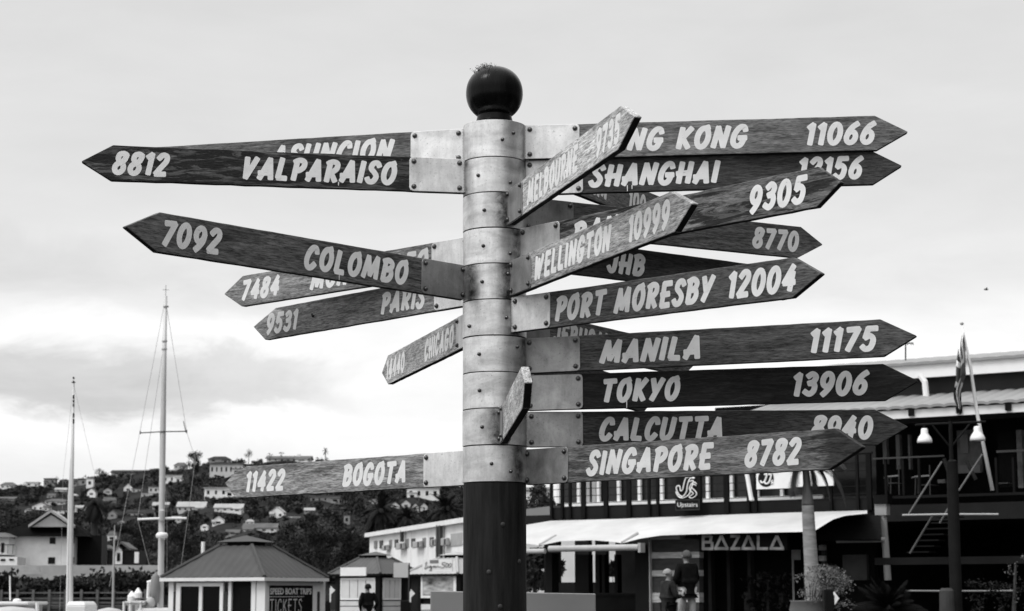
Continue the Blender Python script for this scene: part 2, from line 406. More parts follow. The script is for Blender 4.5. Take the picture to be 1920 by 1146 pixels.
# ------------------------------------------------------------------ the signpost
PX, PY_, H_B, T_B, R_P = -0.06874, 7.36185, .139, .026, .124
Z0, DZ = 1.77136 + EYE, .141789
post = thing('signpost', 'tall round signpost with galvanised collars, dark lower trunk and black ball finial', 'signpost', (PX, PY_, 0))
top = Z0 + DZ/2 + .010; bot = Z0 - DZ*9.5
mb = MB(); mb.lathe([(R_P-.0015, 0), (R_P-.0015, bot-.002), (R_P-.004, bot), (R_P-.004, top-.01), (R_P-.02, top-.004)], (PX, PY_, 0), 64)
o = mb.build('pole', POLEW, post, smooth=True); smooth_by_angle(o)
for zz, q in ((bot-.16, -75), (bot-.30, -40), (bot-.34, -100), (bot-.47, -80)):
    mb = MB(); mb.lathe([(.009, 0), (.009, .004), (.004, .007)], (0, 0, 0), 10)
    M = Matrix.Translation((PX, PY_, zz)) @ Matrix.Rotation(R_(q), 4, 'Z') @ Matrix.Translation((R_P-.003, 0, 0)) @ Matrix.Rotation(R_(90), 4, 'Y')
    mb.v = [tuple(M @ Vector(p)) for p in mb.v]; mb.build('bolt_head', DGREY, post)
rndq = [(-75, -53, .7), (-120, -60, .1), (-108, -62, .1), (-110, -60, .35), (-112, -65, .1), (-68, -140, .1), (-118, -45, .2), (-117, -58, .2), (-112, -60, .1), (-95, -60, .3)]
FLANGE = {0: [166, -7, 60], 1: [191, -7], 2: [-73, 28], 3: [-45, 138, 33], 4: [-67, 223, 132], 5: [-46, 109, 56], 6: [-20, 64], 7: [-17], 8: [0, -86], 9: [-41, 136]}
for i in range(10):
    za, zb = (top if i == 0 else top - .010 - DZ*i), top - .010 - DZ*(i+1)
    mb = MB(); e = .0008 + .0012*((i*7) % 3)/2
    prof = [(R_P-.004, zb+.0035), (R_P+e-.001, zb+.0035), (R_P+e, zb+.0045), (R_P+e, za-.001), (R_P+e-.001, za), (R_P-.004, za)]
    mb.lathe(prof, (0, 0, 0), 64)
    # seam: lapped sheet edge with a weld bead on the right
    M0 = Matrix.Translation((PX, PY_, 0)) @ Matrix.Rotation(R_(rndq[i][1]+18), 4, 'Z')
    mb2 = MB(); mb2.v = [(x+PX, y+PY_, z) for x, y, z in mb.v]; mb2.f = mb.f; mb2.m = mb.m
    o = mb2.build('collar', COLLAR, post, smooth=True)
    vc = o.data.attributes.new('weld_stain_shade', 'FLOAT', 'POINT'); angs = FLANGE.get(i, [])
    for v in o.data.vertices:
        q = math.degrees(math.atan2(v.co.y, v.co.x)); s_ = 0
        for a_ in angs:
            d_ = abs((q-a_+180) % 360-180); s_ = max(s_, math.exp(-(d_/19)**2))
        vc.data[v.index].value = s_
    smooth_by_angle(o, 35)
    for q, fz in ((rndq[i][0], .5), (rndq[i][1], .30 if i % 2 else .72)):
        mbb = MB(); mbb.lathe([(.0075, -.002), (.0075, .004), (.0062, .006), (.004, .0095), (.0015, .0105)], (0, 0, 0), 10)
        M = Matrix.Translation((PX, PY_, zb + DZ*fz)) @ Matrix.Rotation(R_(q), 4, 'Z') @ Matrix.Translation((R_P+e, 0, 0)) @ Matrix.Rotation(R_(90), 4, 'Y')
        mbb.v = [tuple(M @ Vector(p)) for p in mbb.v]
        mbb.build('rivet', BOLT, o, smooth=True)
# ball
ballm = mat('black_varnished_ball', .004, .22, 0, .6, 6, .15, (8, 8, 1.2), spec=.10)
bc = top + .137
prof = [(.085, top-.004), (.086, top+.014), (.074, top+.020), (.068, top+.046)]
for k in range(2, 31):
    a = R_(-53 + 142.5*(k-2)/28)
    prof.append((max(.001, .1145*max(0, math.cos(a))**.90), bc + .110*math.copysign(abs(math.sin(a))**.94, math.sin(a))))
prof = prof[:4] + [p for p in prof[4:] if p[1] > top+.047]
mb = MB(); mb.lathe([(r, z) for r, z in prof], (PX, PY_, 0), 48)
o = mb.build('finial', ballm, post, smooth=True); smooth_by_angle(o, 50)
mb = MB()   # weathering crack in the ball
pts = [(PX + .115*math.cos(a)**.9*math.sin(R_(-14)), PY_ - .115*math.cos(a)**.9*math.cos(R_(-14)), bc + .1105*math.sin(a)**.94) for a in [R_(15+k*7) for k in range(10)]]
mb.tube(pts, .0012, 5); mb.build('crack', BLACK, o)
# little plants on the ball
mb = MB()
for _ in range(150):
    a = R_(random.gauss(200, 32)); rr = abs(random.gauss(.052, .020)); bz = bc + .110*math.sqrt(max(.05, 1-(rr/.114)**2))
    p = Vector((PX + rr*math.cos(a), PY_ - .02 + rr*math.sin(a)*.8, bz - .004))
    q = p + Vector((random.gauss(-.004, .010), random.gauss(0, .010), random.uniform(.003, .016)))
    w = Vector((.0012, 0, .0006)); mb.add([p-w, p+w, q], [(0, 1, 2)])
    if random.random() < .6: mb.leaves(q, (.004, .004, .003), 3, .0026)
o = mb.build('weed_tuft', LEAFL); tag(o, 'small pale weed tuft growing on top of the black ball', 'plant', kind='stuff'); rebase(o, (PX-.05, PY_, bc+.09))

SIGNS = [
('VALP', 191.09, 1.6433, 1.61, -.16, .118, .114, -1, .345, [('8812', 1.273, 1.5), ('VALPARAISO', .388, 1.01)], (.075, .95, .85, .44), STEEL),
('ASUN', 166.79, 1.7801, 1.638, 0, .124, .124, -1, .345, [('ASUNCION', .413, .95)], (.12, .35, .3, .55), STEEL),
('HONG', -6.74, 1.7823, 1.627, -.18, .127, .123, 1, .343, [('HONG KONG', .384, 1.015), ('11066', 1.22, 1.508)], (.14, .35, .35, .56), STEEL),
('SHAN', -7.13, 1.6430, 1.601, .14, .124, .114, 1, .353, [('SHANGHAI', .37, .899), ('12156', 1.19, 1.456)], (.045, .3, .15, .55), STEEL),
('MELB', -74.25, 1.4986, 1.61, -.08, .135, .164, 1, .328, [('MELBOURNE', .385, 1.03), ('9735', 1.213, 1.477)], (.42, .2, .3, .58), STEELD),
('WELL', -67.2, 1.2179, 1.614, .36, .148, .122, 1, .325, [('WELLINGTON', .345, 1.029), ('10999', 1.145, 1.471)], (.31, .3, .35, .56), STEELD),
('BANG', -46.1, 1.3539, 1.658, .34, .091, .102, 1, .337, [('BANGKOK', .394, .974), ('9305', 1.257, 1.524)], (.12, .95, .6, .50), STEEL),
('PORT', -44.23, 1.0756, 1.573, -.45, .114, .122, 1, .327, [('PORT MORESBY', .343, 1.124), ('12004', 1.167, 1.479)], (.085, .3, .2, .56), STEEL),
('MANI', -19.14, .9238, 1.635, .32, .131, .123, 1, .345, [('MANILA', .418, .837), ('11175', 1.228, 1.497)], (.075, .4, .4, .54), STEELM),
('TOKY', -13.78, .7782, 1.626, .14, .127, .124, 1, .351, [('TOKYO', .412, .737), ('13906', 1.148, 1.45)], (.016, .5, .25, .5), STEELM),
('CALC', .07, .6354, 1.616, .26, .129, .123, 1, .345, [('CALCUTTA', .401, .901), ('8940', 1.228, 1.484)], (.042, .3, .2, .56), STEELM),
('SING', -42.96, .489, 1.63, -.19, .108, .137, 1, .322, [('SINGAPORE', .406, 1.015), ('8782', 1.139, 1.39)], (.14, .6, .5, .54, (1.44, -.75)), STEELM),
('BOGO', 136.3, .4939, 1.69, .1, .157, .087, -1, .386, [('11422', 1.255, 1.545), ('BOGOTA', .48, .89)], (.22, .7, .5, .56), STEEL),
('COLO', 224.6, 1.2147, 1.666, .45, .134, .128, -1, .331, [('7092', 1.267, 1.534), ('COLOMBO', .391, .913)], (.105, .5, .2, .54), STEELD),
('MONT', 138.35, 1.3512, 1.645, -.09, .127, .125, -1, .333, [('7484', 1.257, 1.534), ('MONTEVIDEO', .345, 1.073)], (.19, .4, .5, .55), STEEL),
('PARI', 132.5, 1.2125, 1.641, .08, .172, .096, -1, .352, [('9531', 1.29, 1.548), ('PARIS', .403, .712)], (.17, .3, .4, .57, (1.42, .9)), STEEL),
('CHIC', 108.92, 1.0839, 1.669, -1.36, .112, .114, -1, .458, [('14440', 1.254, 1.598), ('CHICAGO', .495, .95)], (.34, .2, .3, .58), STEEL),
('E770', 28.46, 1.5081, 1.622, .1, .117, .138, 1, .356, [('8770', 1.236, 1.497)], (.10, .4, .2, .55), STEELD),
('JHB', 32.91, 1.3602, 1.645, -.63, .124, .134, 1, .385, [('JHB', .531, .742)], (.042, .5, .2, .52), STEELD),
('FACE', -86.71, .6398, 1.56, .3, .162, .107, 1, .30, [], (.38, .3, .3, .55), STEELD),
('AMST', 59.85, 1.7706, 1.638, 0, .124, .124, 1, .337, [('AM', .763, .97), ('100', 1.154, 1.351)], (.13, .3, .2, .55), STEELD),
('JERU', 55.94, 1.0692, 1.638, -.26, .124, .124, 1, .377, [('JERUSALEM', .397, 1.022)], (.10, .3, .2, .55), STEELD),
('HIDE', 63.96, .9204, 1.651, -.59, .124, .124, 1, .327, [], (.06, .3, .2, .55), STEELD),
]
SLAB = {
'VALP': 'left-pointing wooden arrow sign with peeling varnish, lettered VALPARAISO 8812',
'ASUN': 'wooden arrow sign lettered ASUNCION, half hidden behind the VALPARAISO sign',
'HONG': 'topmost right-pointing wooden arrow sign lettered HONG KONG 11066',
'SHAN': 'shaded wooden arrow sign lettered SHANGHAI 12156, below the HONG KONG sign',
'MELB': 'pale steeply rising wooden arrow sign lettered MELBOURNE 9735',
'WELL': 'pale rising wooden arrow sign lettered WELLINGTON 10999',
'BANG': 'peeling wooden arrow sign numbered 9305, behind the WELLINGTON sign',
'PORT': 'wooden arrow sign lettered PORT MORESBY 12004, dark steel plate lit below',
'MANI': 'dark wooden arrow sign lettered MANILA 11175, above the TOKYO sign',
'TOKY': 'almost black wooden arrow sign lettered TOKYO 13906',
'CALC': 'dark wooden arrow sign lettered CALCUTTA, partly covered by the SINGAPORE sign',
'SING': 'lowest right-pointing wooden arrow sign lettered SINGAPORE 8782 with dark stained tip',
'BOGO': 'lowest left-pointing wooden arrow sign lettered BOGOTA 11422 with broken tip',
'COLO': 'left-pointing wooden arrow sign lettered COLOMBO 7092, sloping down to the post',
'MONT': 'wooden arrow sign numbered 7484, passing behind the COLOMBO sign',
'PARI': 'wooden arrow sign lettered PARIS 9531 with bleached tip',
'CHIC': 'short-looking bleached wooden arrow sign lettered CHICAGO 14440',
'E770': 'wooden arrow sign numbered 8770, pointing away behind the WELLINGTON sign',
'JHB': 'dark wooden arrow sign lettered JHB, behind the PORT MORESBY sign',
'FACE': 'unlettered pale wooden arrow sign pointing straight out at the viewer',
'AMST': 'mostly hidden wooden arrow sign pointing away beneath the SHANGHAI sign',
'JERU': 'mostly hidden wooden arrow sign lettered JERUSALEM, between PORT MORESBY and MANILA',
'HIDE': 'hidden dark wooden arrow sign glimpsed in the gap under the TOKYO sign',
}
BACK = {'SHAN': .03, 'COLO': .078, 'MELB': .035, 'WELL': .031, 'PORT': -.014, 'BANG': .042, 'FACE': .03, 'SING': .082, 'MANI': .037, 'TOKY': .027}
bolt_mesh = None
for (key, az, zc, L, tilt, s1, s2, sg, pe, txt, wd_, plm) in SIGNS:
    a = R_(az); t = Vector((math.cos(a), math.sin(a), 0)); r = t*sg
    up = Vector((0, 0, 1)); ti = R_(tilt)*sg
    # sign frame: x to the viewer's right along the board, z up, -y the lettered face
    xr = (r*math.cos(ti) + up*math.sin(ti)).normalized(); zr = (up*math.cos(ti) - r*math.sin(ti)).normalized(); yr = zr.cross(xr)
    base = Vector((PX, PY_, zc+EYE)) + yr*BACK.get(key, 0)
    M = Matrix((xr, yr, zr)).transposed().to_4x4(); M.translation = base
    sgn = thing('direction_sign', SLAB[key], 'direction sign', mat=M, group='wooden arrow signs on the signpost')
    wm = wood_mat('board_wood_'+key.lower(), *wd_)
    h = H_B/2
    def ol(pts):     # outline in (x, z), mirrored for left-pointing boards
        p = [(x*sg, z) for x, z in pts]; return p if sg > 0 else p[::-1]
    rt = math.sqrt(R_P**2 - BACK.get(key, 0)**2); xs = rt + .012
    rnd = random.Random(key); rag = .0022 if key in ('VALP', 'BANG', 'BOGO', 'SING') else .0011
    body = [(xs, -h)]
    for k in range(1, 24): body.append((xs+(L-s2-xs)*k/24, -h + rnd.uniform(-.0003, rag)))
    body.append((L-s2, -h))
    if key == 'BOGO': body += [(L-.045, -.035), (L-.02, -.012), (L-.005, .002), (L-.05, .028), (L-.075, .047), (L-.12, .055), (L-.15, .066)]
    else: body += [(L-.003, -.0015), (L-.002, .002)]
    body.append((L-s1, h))
    for k in range(23, 0, -1): body.append((xs+(L-s1-xs)*k/24, h - rnd.uniform(-.0003, rag)))
    body.append((xs, h))
    P = ol(body); n = len(P)
    mb = MB(); mb.add([(x, -T_B/2, z) for x, z in P] + [(x, T_B/2, z) for x, z in P],
        [tuple(range(n))[::1], tuple(range(2*n-1, n-1, -1))] + [(i, i+n, (i+1) % n + n, (i+1) % n) for i in range(n)])
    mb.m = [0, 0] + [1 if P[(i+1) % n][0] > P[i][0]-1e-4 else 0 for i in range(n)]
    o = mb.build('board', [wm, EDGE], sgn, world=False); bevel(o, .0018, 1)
    # plates (both faces) and clamp tab
    rc = .014
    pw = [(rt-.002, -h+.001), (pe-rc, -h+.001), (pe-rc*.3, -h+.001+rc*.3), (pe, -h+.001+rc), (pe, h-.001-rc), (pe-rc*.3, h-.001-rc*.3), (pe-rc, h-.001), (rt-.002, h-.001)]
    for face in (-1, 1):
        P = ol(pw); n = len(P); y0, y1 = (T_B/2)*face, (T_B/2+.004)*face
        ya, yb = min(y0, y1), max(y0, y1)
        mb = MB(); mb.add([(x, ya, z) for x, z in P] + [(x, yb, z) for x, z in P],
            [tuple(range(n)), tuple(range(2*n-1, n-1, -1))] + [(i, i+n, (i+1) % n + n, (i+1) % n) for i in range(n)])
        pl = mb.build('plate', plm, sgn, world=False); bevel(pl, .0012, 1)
        if face < 0:
            for bx_ in (rt+.020, pe-.018):
                for bz in (-h+.019, h-.019):
                    if bolt_mesh is None:
                        mbb = MB(); mbb.lathe([(.0105, 0), (.0105, .0015), (.0078, .0018), (.0078, .006), (.006, .0085), (.0025, .0098)], (0, 0, 0), 12)
                        bo = mbb.build('bolt', BOLT, pl, world=False, smooth=True); smooth_by_angle(bo, 35); bolt_mesh = bo.data
                    else:
                        bo = bpy.data.objects.new('bolt', bolt_mesh); COL.objects.link(bo); bo.parent = pl
                    bo.location = (bx_*sg, -T_B/2-.004, bz); bo.rotation_euler = (R_(90), 0, 0)
    mb = MB()       # weld bead where the plate meets the collar
    for k in range(22):
        z = -h+.004+(H_B-.008)*k/21
        mb.lathe([(.0005, -.0035), (.0028, 0), (.0005, .0035)], ((rt+.0025)*sg, -T_B/2-.003, z), 6)
    mb.build('weld', STEELM, sgn, world=False)
    for w_, ta, tb in txt:
        xa, xb = (ta, tb) if sg > 0 else (-tb, -ta)
        mb = brush_text(w_, xa, xb, 0, .098 if key not in ('BANG', 'PORT') else .102, -T_B/2)
        for dk, fx, ln in (('COLO', .335, .021), ('SHAN', .30, .02), ('SHAN', .335, .012), ('TOKY', .34, .022), ('VALP', .62, .010)):
            if dk == key and not w_[0].isdigit():
                x = xa+(xb-xa)*fx; mb.add([(x-.0016, -T_B/2-.0003, -.047-ln), (x+.0012, -T_B/2-.0003, -.047-ln), (x+.002, -T_B/2-.0003, -.043), (x-.002, -T_B/2-.0003, -.043)], [(0, 1, 2, 3)])
        mb.build('distance_number' if w_[0].isdigit() else 'city_name', LETTER, sgn, world=False)
    if key == 'PARI':
        mb = MB(); mb.tube([(-1.19, -.014, .012), (-1.187, -.016, .003), (-1.18, -.017, -.003), (-1.172, -.016, .002)], .003, 6); mb.build('hook', BLACK, sgn, world=False)

# ------------------------------------------------------------------ ground, water, hill
def struct(name, mb, m, smooth=False):
    o = mb.build(name, m, smooth=smooth); o['kind'] = 'structure'; return o
PAVE = mat('paving', .03, .85, 0, .4, .8, spec=.1)
mb = MB(); mb.hexa([(-3, -40, -1.6), (9000, -40, -1.6), (9000, 420, -1.6), (-14, 420, -1.6), (-3, -40, 0), (9000, -40, 0), (9000, 420, 0), (-14, 420, 0)])
mb.hexa([(-60, -40, -1.6), (-3.002, -40, -1.6), (-3.002, 30, -1.6), (-60, 30, -1.6), (-60, -40, 0), (-3.002, -40, 0), (-3.002, 30, 0), (-60, 30, 0)])
struct('quay', mb, PAVE)
mb = MB(); mb.add([(-9000, -9000, -1.62), (9000, -9000, -1.62), (9000, 9000, -1.62), (-9000, 9000, -1.62)], [(0, 1, 2, 3)])
struct('lagoon_water', mb, mat('lagoon_water', .02, .12, 0, .3, .05))

RIDGE = [(-900, 965), (-300, 930), (0, 916), (60, 911), (150, 903), (205, 893), (260, 888), (330, 882), (370, 874), (400, 869), (480, 867), (570, 865), (660, 872), (780, 890), (870, 912), (985, 940), (1030, 1050), (1080, 1085), (1200, 1094), (1500, 1095), (2400, 1098)]
def lerp_tab(tab, x):
    if x <= tab[0][0]: return tab[0][1]
    for (a, b), (c, d) in zip(tab, tab[1:]):
        if x <= c: return b + (d-b)*(x-a)/(c-a)
    return tab[-1][1]
YN, YF = 430.0, 1500.0
def hill_py(px, Yd):
    t = (Yd-YN)/(YF-YN); base = 1096.0
    return base + (lerp_tab(RIDGE, px)-base)*(t**.72 if t > 0 else 0)
def hill_Y(px, py):
    rg = lerp_tab(RIDGE, px); t = max(0.0, min(1.0, (1096.0-py)/(1096.0-rg)))
    return YN + (YF-YN)*t**(1/.72)
HILL = mat('hillside_earth', .022, .95, 0, .6, .02, spec=.02)
mb = MB(); cols = list(range(-900, 2401, 30)); rows = [YN + (YF-YN)*i/24 for i in range(25)]
for Yd in rows:
    for px in cols:
        p = W(px, hill_py(px, Yd), Yd); p.z += 1.5*math.sin(px*.05+Yd*.021)*min(1, (Yd-YN)/300); mb.v.append(tuple(p))
for px in cols:
    p = W(px, hill_py(px, YF), YF); mb.v.append((p.x*1.3, YF*1.3, -5))
for px in cols:
    p = W(px, 1096, YN); mb.v.append((p.x, YN-5, -3))
nc = len(cols)
for j in range(25):
    for i in range(nc-1):
        mb.f.append([j*nc+i, j*nc+i+1, (j+1)*nc+i+1, (j+1)*nc+i]); mb.m.append(0)
b = 26*nc
for i in range(nc-1): mb.f.append([b+i, b+i+1, i+1, i]); mb.m.append(0)
struct('hill', mb, HILL, True)

# ------------------------------------------------------------------ houses on the hillside
RW = mat('house_render', .78, .8, 0, .10, .3); RG = mat('house_grey_render', .26, .8, 0, .15, .3); RC = mat('house_cream_render', .52, .8, 0, .12, .3)
RFD = mat('dark_roof', .03, .8, 0, .3, .3, spec=.08); RFM = mat('grey_roof', .11, .8, 0, .25, .3, spec=.1); RFL = mat('pale_roof', .32, .6, 0, .15, .3)
WIN = mat('house_window', .012, .3, 0, .2, .5, spec=.1)
def house(px, py, wpx, hpx, kind, wall, roof, label, nwin=3, rot=0, roofpx=None, chimney=False, Yd=None):
    Yd = Yd or hill_Y(px, py); s = Yd/F_PX; c = W(px, py, Yd)
    w, h = wpx*s, hpx*s; d = w*.6 if wpx > 14 else w*.9
    rh = (roofpx if roofpx is not None else hpx*.42)*s; wh = h-rh
    M = Matrix.Translation(c) @ Matrix.Rotation(R_(rot), 4, 'Z')
    t = thing('hillside_house', label, 'house', mat=M, group='houses on the hillside')
    mb = MB(); mb.box((-w/2, 0, -3), (w/2, d, wh)); gx = None
    if kind == 'gable':   # gable end towards the viewer
        mb.add([(-w/2, 0, wh), (w/2, 0, wh), (0, 0, wh+rh)], [(0, 1, 2)]); mb.add([(-w/2, d, wh), (w/2, d, wh), (0, d, wh+rh)], [(2, 1, 0)])
    if kind == 'ridge':
        for x in (-w/2, w/2): mb.add([(x, 0, wh), (x, d, wh), (x, d/2, wh+rh)], [(0, 1, 2)])
    mb.build('wall', wall, t, world=False)
    mb = MB(); e = w*.04
    th = .25*max(1, s*2)
    if kind == 'gable':
        for sg in (-1, 1):
            a = [(0, -e, wh+rh), (sg*(w/2+e), -e, wh-rh*.08), (sg*(w/2+e), d+e, wh-rh*.08), (0, d+e, wh+rh)]
            mb.hexa([(x, y, z+.02) for x, y, z in a] + [(x, y, z+th) for x, y, z in a])
    elif kind == 'ridge':
        for y0, y1 in ((-e, d/2), (d+e, d/2)):
            a = [(-w/2-e, y0, wh-rh*.06), (w/2+e, y0, wh-rh*.06), (w/2+e, y1, wh+rh), (-w/2-e, y1, wh+rh)]
            mb.hexa([(x, y, z+.02) for x, y, z in a] + [(x, y, z+th) for x, y, z in a])
    elif kind == 'hip':
        r = min(w, d)*.4
        mb.add([(-w/2-e, -e, wh), (w/2+e, -e, wh), (w/2+e, d+e, wh), (-w/2-e, d+e, wh), (-w/2+r, d/2, wh+rh), (w/2-r, d/2, wh+rh)],
               [(0, 1, 5, 4), (1, 2, 5), (2, 3, 4, 5), (3, 0, 4), (3, 2, 1, 0)])
    else:
        mb.box((-w/2-e, -e, wh), (w/2+e, d+e, wh+max(rh, .3)))
    rf = mb.build('roof', roof, t, world=False)
    if chimney:
        mb = MB(); mb.box((w*.18, d*.4, wh), (w*.26, d*.55, wh+rh*1.6)); mb.build('chimney', wall, rf, world=False)
    if wpx >= 22 and Yd > 300:      # a lower wing breaks up the box
        sgx = -1 if int(px) % 2 else 1; aw = w*.30; hx = wh*(.55+.02*(int(px) % 9)); xc = sgx*w*.33
        mb = MB(); mb.box((xc-aw/2, -d*.22, -3), (xc+aw/2, -.001, hx)); wg = mb.build('wing', wall, t, world=False)
        mb = MB(); mb.hexa([(xc-aw/2-.3, -d*.22-.4, hx), (xc+aw/2+.3, -d*.22-.4, hx), (xc+aw/2+.3, -.002, hx+.2), (xc-aw/2-.3, -.002, hx+.2), (xc-aw/2-.3, -d*.22-.4, hx+.25), (xc+aw/2+.3, -d*.22-.4, hx+.25), (xc+aw/2+.3, -.002, hx+rh*.4+.5), (xc-aw/2-.3, -.002, hx+rh*.4+.5)])
        mb.build('wing_roof', roof, wg, world=False)
        mb = MB(); mb.box((xc-aw*.22, -d*.22-.08, hx*.3), (xc+aw*.22, -d*.22+.1, hx*.75)); mb.build('wing_window', WIN, wg, world=False)
    for k in range(nwin):
        x = -w/2 + w*(k+.5)/nwin; ww = w/nwin*random.uniform(.12, .22); mb = MB()
        mb.box((x-ww, -.06, wh*.38), (x+ww, .1, wh*.76)); mb.build('window', WIN, t, world=False)
    return t
HB = []
HL = [
(14,917,28,13,'hip',RW,RFM,'white hip-roofed house at the far left of the hilltop',3,0),
(60,913,24,9,'flat',RW,RFL,'low flat white house on the hilltop beside a bushy tree, second from the far left',2,0),
(93,911,22,14,'flat',RG,RFD,'grey hilltop house with flat dark overhanging roof',2,0),
(114,922,22,7,'ridge',RC,RFL,'small low house with pale tin roof left of the white mast',2,5),
(149,911,26,13,'flat',RG,RFD,'dark boxy hilltop house just right of the white mast',2,0),
(168,915,13,18,'flat',RW,RFL,'white tower-like house on the hilltop right of the white mast',1,0),
(241,890,64,9,'ridge',RG,RFD,'long low dark-roofed building on the ridge between the two masts',6,0),
(171,931,16,15,'gable',RW,RFM,'small white gabled house below the white tower-like house',1,-8),
(202,926,15,10,'gable',RC,RFL,'small pale gabled house right of the small white gabled one',1,15),
(240,923,16,16,'gable',RW,RFM,'narrow white gabled house with a low wing, below the long ridge building',1,8),
(255,924,16,8,'flat',RC,RFM,'low pale flat annexe beside the narrow white gabled house',2,8),
(322,906,38,15,'flat',RW,RFL,'white stepped block of flats behind the tall mast',3,0),
(292,926,28,14,'flat',RC,RFM,'cream two-level house just left of the tall mast',3,-5),
(276,933,22,8,'flat',RC,RFL,'low cream terrace house left of the two-level cream house',2,-5),
(338,880,24,13,'hip',RC,RFM,'cream hip-roofed house on the ridge left of the umbrella pine',3,0),
(76,958,32,16,'gable',RW,RFM,'white house with arched front above the gabled waterside house',3,0),
(104,946,40,11,'hip',RC,RFM,'wide cream house with grey hip roof left of the white mast',4,0),
(122,962,28,10,'ridge',RW,RFD,'small white house with dark roof close behind the white mast',3,5),
(52,962,12,9,'hip',RC,RFM,'tiny cream house left of the arched white house',1,0),
(152,957,20,9,'ridge',RC,RFL,'small pale-roofed cottage right of the white mast',2,20),
(207,944,22,11,'ridge',RG,RFM,'grey-roofed house seen at an angle on the mid slope',1,30),
(210,971,16,13,'gable',RG,RFM,'small grey gabled house above the white tower house',1,0),
(262,969,48,13,'ridge',RW,RFD,'white bungalow with long dark roof left of the tall mast',5,0),
(209,1016,18,20,'hip',RW,RFM,'slim white tower house low on the slope',1,0),
(358,960,52,19,'ridge',RC,RFL,'wide pale house with light roof right of the tall mast',5,0),
(412,934,58,20,'flat',RW,RFL,'large white flat-roofed house at the tip of the BOGOTA sign',4,0),
(424,893,62,24,'flat',RC,RFM,'cream mansion with columns above the tip of the BOGOTA sign',7,0),
(410,868,40,13,'hip',RG,RFD,'dark hip-roofed house on the ridge above the cream mansion',2,0),
(540,866,80,12,'ridge',RW,RFM,'long white villa with chimney on the ridge above the BOGOTA sign',7,0),
(428,960,52,15,'ridge',RW,RFL,'white bungalow with pale roof below the BOGOTA sign tip',4,0),
(409,985,22,16,'gable',RW,RFL,'white gabled house lower left of the BOGOTA sign',1,0),
(519,973,26,22,'gable',RW,RFL,'white gabled house with a lower wing beneath the BOGOTA sign number',2,-10),
(487,999,62,17,'ridge',RW,RFM,'white bungalow with grey roof just above the ticket kiosk',4,0),
(551,975,22,6,'flat',RC,RFL,'small garage with white roof strip right of the gabled house',1,0),
(610,943,56,13,'flat',RG,RFM,'long grey house just under the BOGOTA sign',5,0),
(650,984,11,18,'flat',RG,RFM,'slim grey tower above the dark trees',1,0),
(793,938,60,24,'flat',RW,RFL,'white modern house of stacked blocks left of the post',4,0),
(741,954,16,12,'gable',RC,RFM,'leftmost of the little A-frame houses in a row',1,0),
(761,953,17,15,'gable',RC,RFM,'tallest of the little A-frame houses in a row',1,0),
(778,957,13,13,'gable',RC,RFM,'third of the little A-frame houses in a row, counted from the left',1,0),
(795,957,13,13,'gable',RC,RFM,'rightmost of the little A-frame houses in a row',1,0),
(436,1003,26,9,'ridge',RG,RFM,'small grey shed-like house left of the kiosk roof',1,0),
(383,992,14,9,'hip',RW,RFL,'tiny white cottage right of the tall mast',1,0),
(96,934,15,8,'ridge',RC,RFM,'tiny cream cottage above the wide hip-roofed house',2,0),
(136,934,18,8,'hip',RG,RFL,'small pale-roofed house left of the mast, halfway up the slope',2,0),
(301,952,30,10,'ridge',RG,RFL,'low grey house crossed by the tall mast rigging',3,0),
(228,985,15,9,'gable',RC,RFM,'small cream gabled house below the dark-roofed bungalow',1,0),
(330,978,18,9,'ridge',RC,RFL,'pale cottage just right of the tall mast spreader',2,0),
(468,984,16,10,'hip',RC,RFL,'pale little house above the left end of the grey-roofed bungalow',2,0),
(580,962,20,9,'ridge',RG,RFL,'grey cottage with light roof low under the BOGOTA sign',2,0),
(700,946,18,10,'hip',RC,RFM,'cream cottage left of the A-frame row',2,0),
(12,938,34,6,'ridge',RG,RFM,'low grey house at the far left edge of the slope',3,0),
(1000,986,66,66,'flat',RW,RFL,'tall white apartment house just right of the post',5,0),
]
for (px, py, w, h, k, wl, rf, lab, nw, ro) in HL:
    house(px, py, w, h, k, wl, rf, lab, nw, ro, chimney=('chimney' in lab), Yd=(150 if px > 990 else None),
          roofpx=({'hip': h*.42, 'gable': h*.45, 'ridge': h*.5, 'flat': 1.6}[k]))
    HB.append((px-w/2-1, px+w/2+1, py-h, py))

# ------------------------------------------------------------------ woods and trees
WOODS = MB(); rnd = random.Random(3); random.seed(11)
cnt = 0
for _ in range(9000):
    px = rnd.uniform(-260, 1010); rg = lerp_tab(RIDGE, px)
    py = rg + (1100-rg)*rnd.random()**1.15
    Yd = hill_Y(px, py); s = F_PX/Yd
    hgt = rnd.uniform(3.2, 7.5)*(1.0 if Yd > 600 else .9); wd_ = hgt*rnd.uniform(.45, .75)
    x0, x1, y0, y1 = px-wd_*s, px+wd_*s, py-hgt*s, py
    bad = False
    for (a, b, c, d) in HB:
        if x1 > a and x0 < b and y1 > d+.5 and y0 < d-(d-c)*.22 and y1 < d+40: bad = True; break
        if x1 > a+1 and x0 < b-1 and y1 > c and y1 <= d+.5 and abs(hill_Y(px, d)-Yd) < 25: bad = True; break
    if bad:
        if rnd.random() < .5: continue
        hgt = rnd.uniform(1.2, 2.2); wd_ = hgt*1.0
        if any(px+wd_*s > a+1 and px-wd_*s < b-1 and py > c and py < d+1 for a, b, c, d in HB): continue
    if py < rg + 3: hgt *= .55
    c = W(px, py, Yd); cnt += 1
    m = 0 if rnd.random() < .62 else 1
    n = int(66 if Yd > 800 else 90)
    for k in range(3):
        cc = (c.x+rnd.uniform(-.5, .5)*wd_, c.y+rnd.uniform(-.4, .4)*wd_, c.z+hgt*rnd.uniform(.35, .65))
        WOODS.leaves(cc, (wd_*.7, wd_*.7, hgt*.42), n//3, (.85 if Yd > 800 else .62), m, .35)
    if cnt > 4200: break
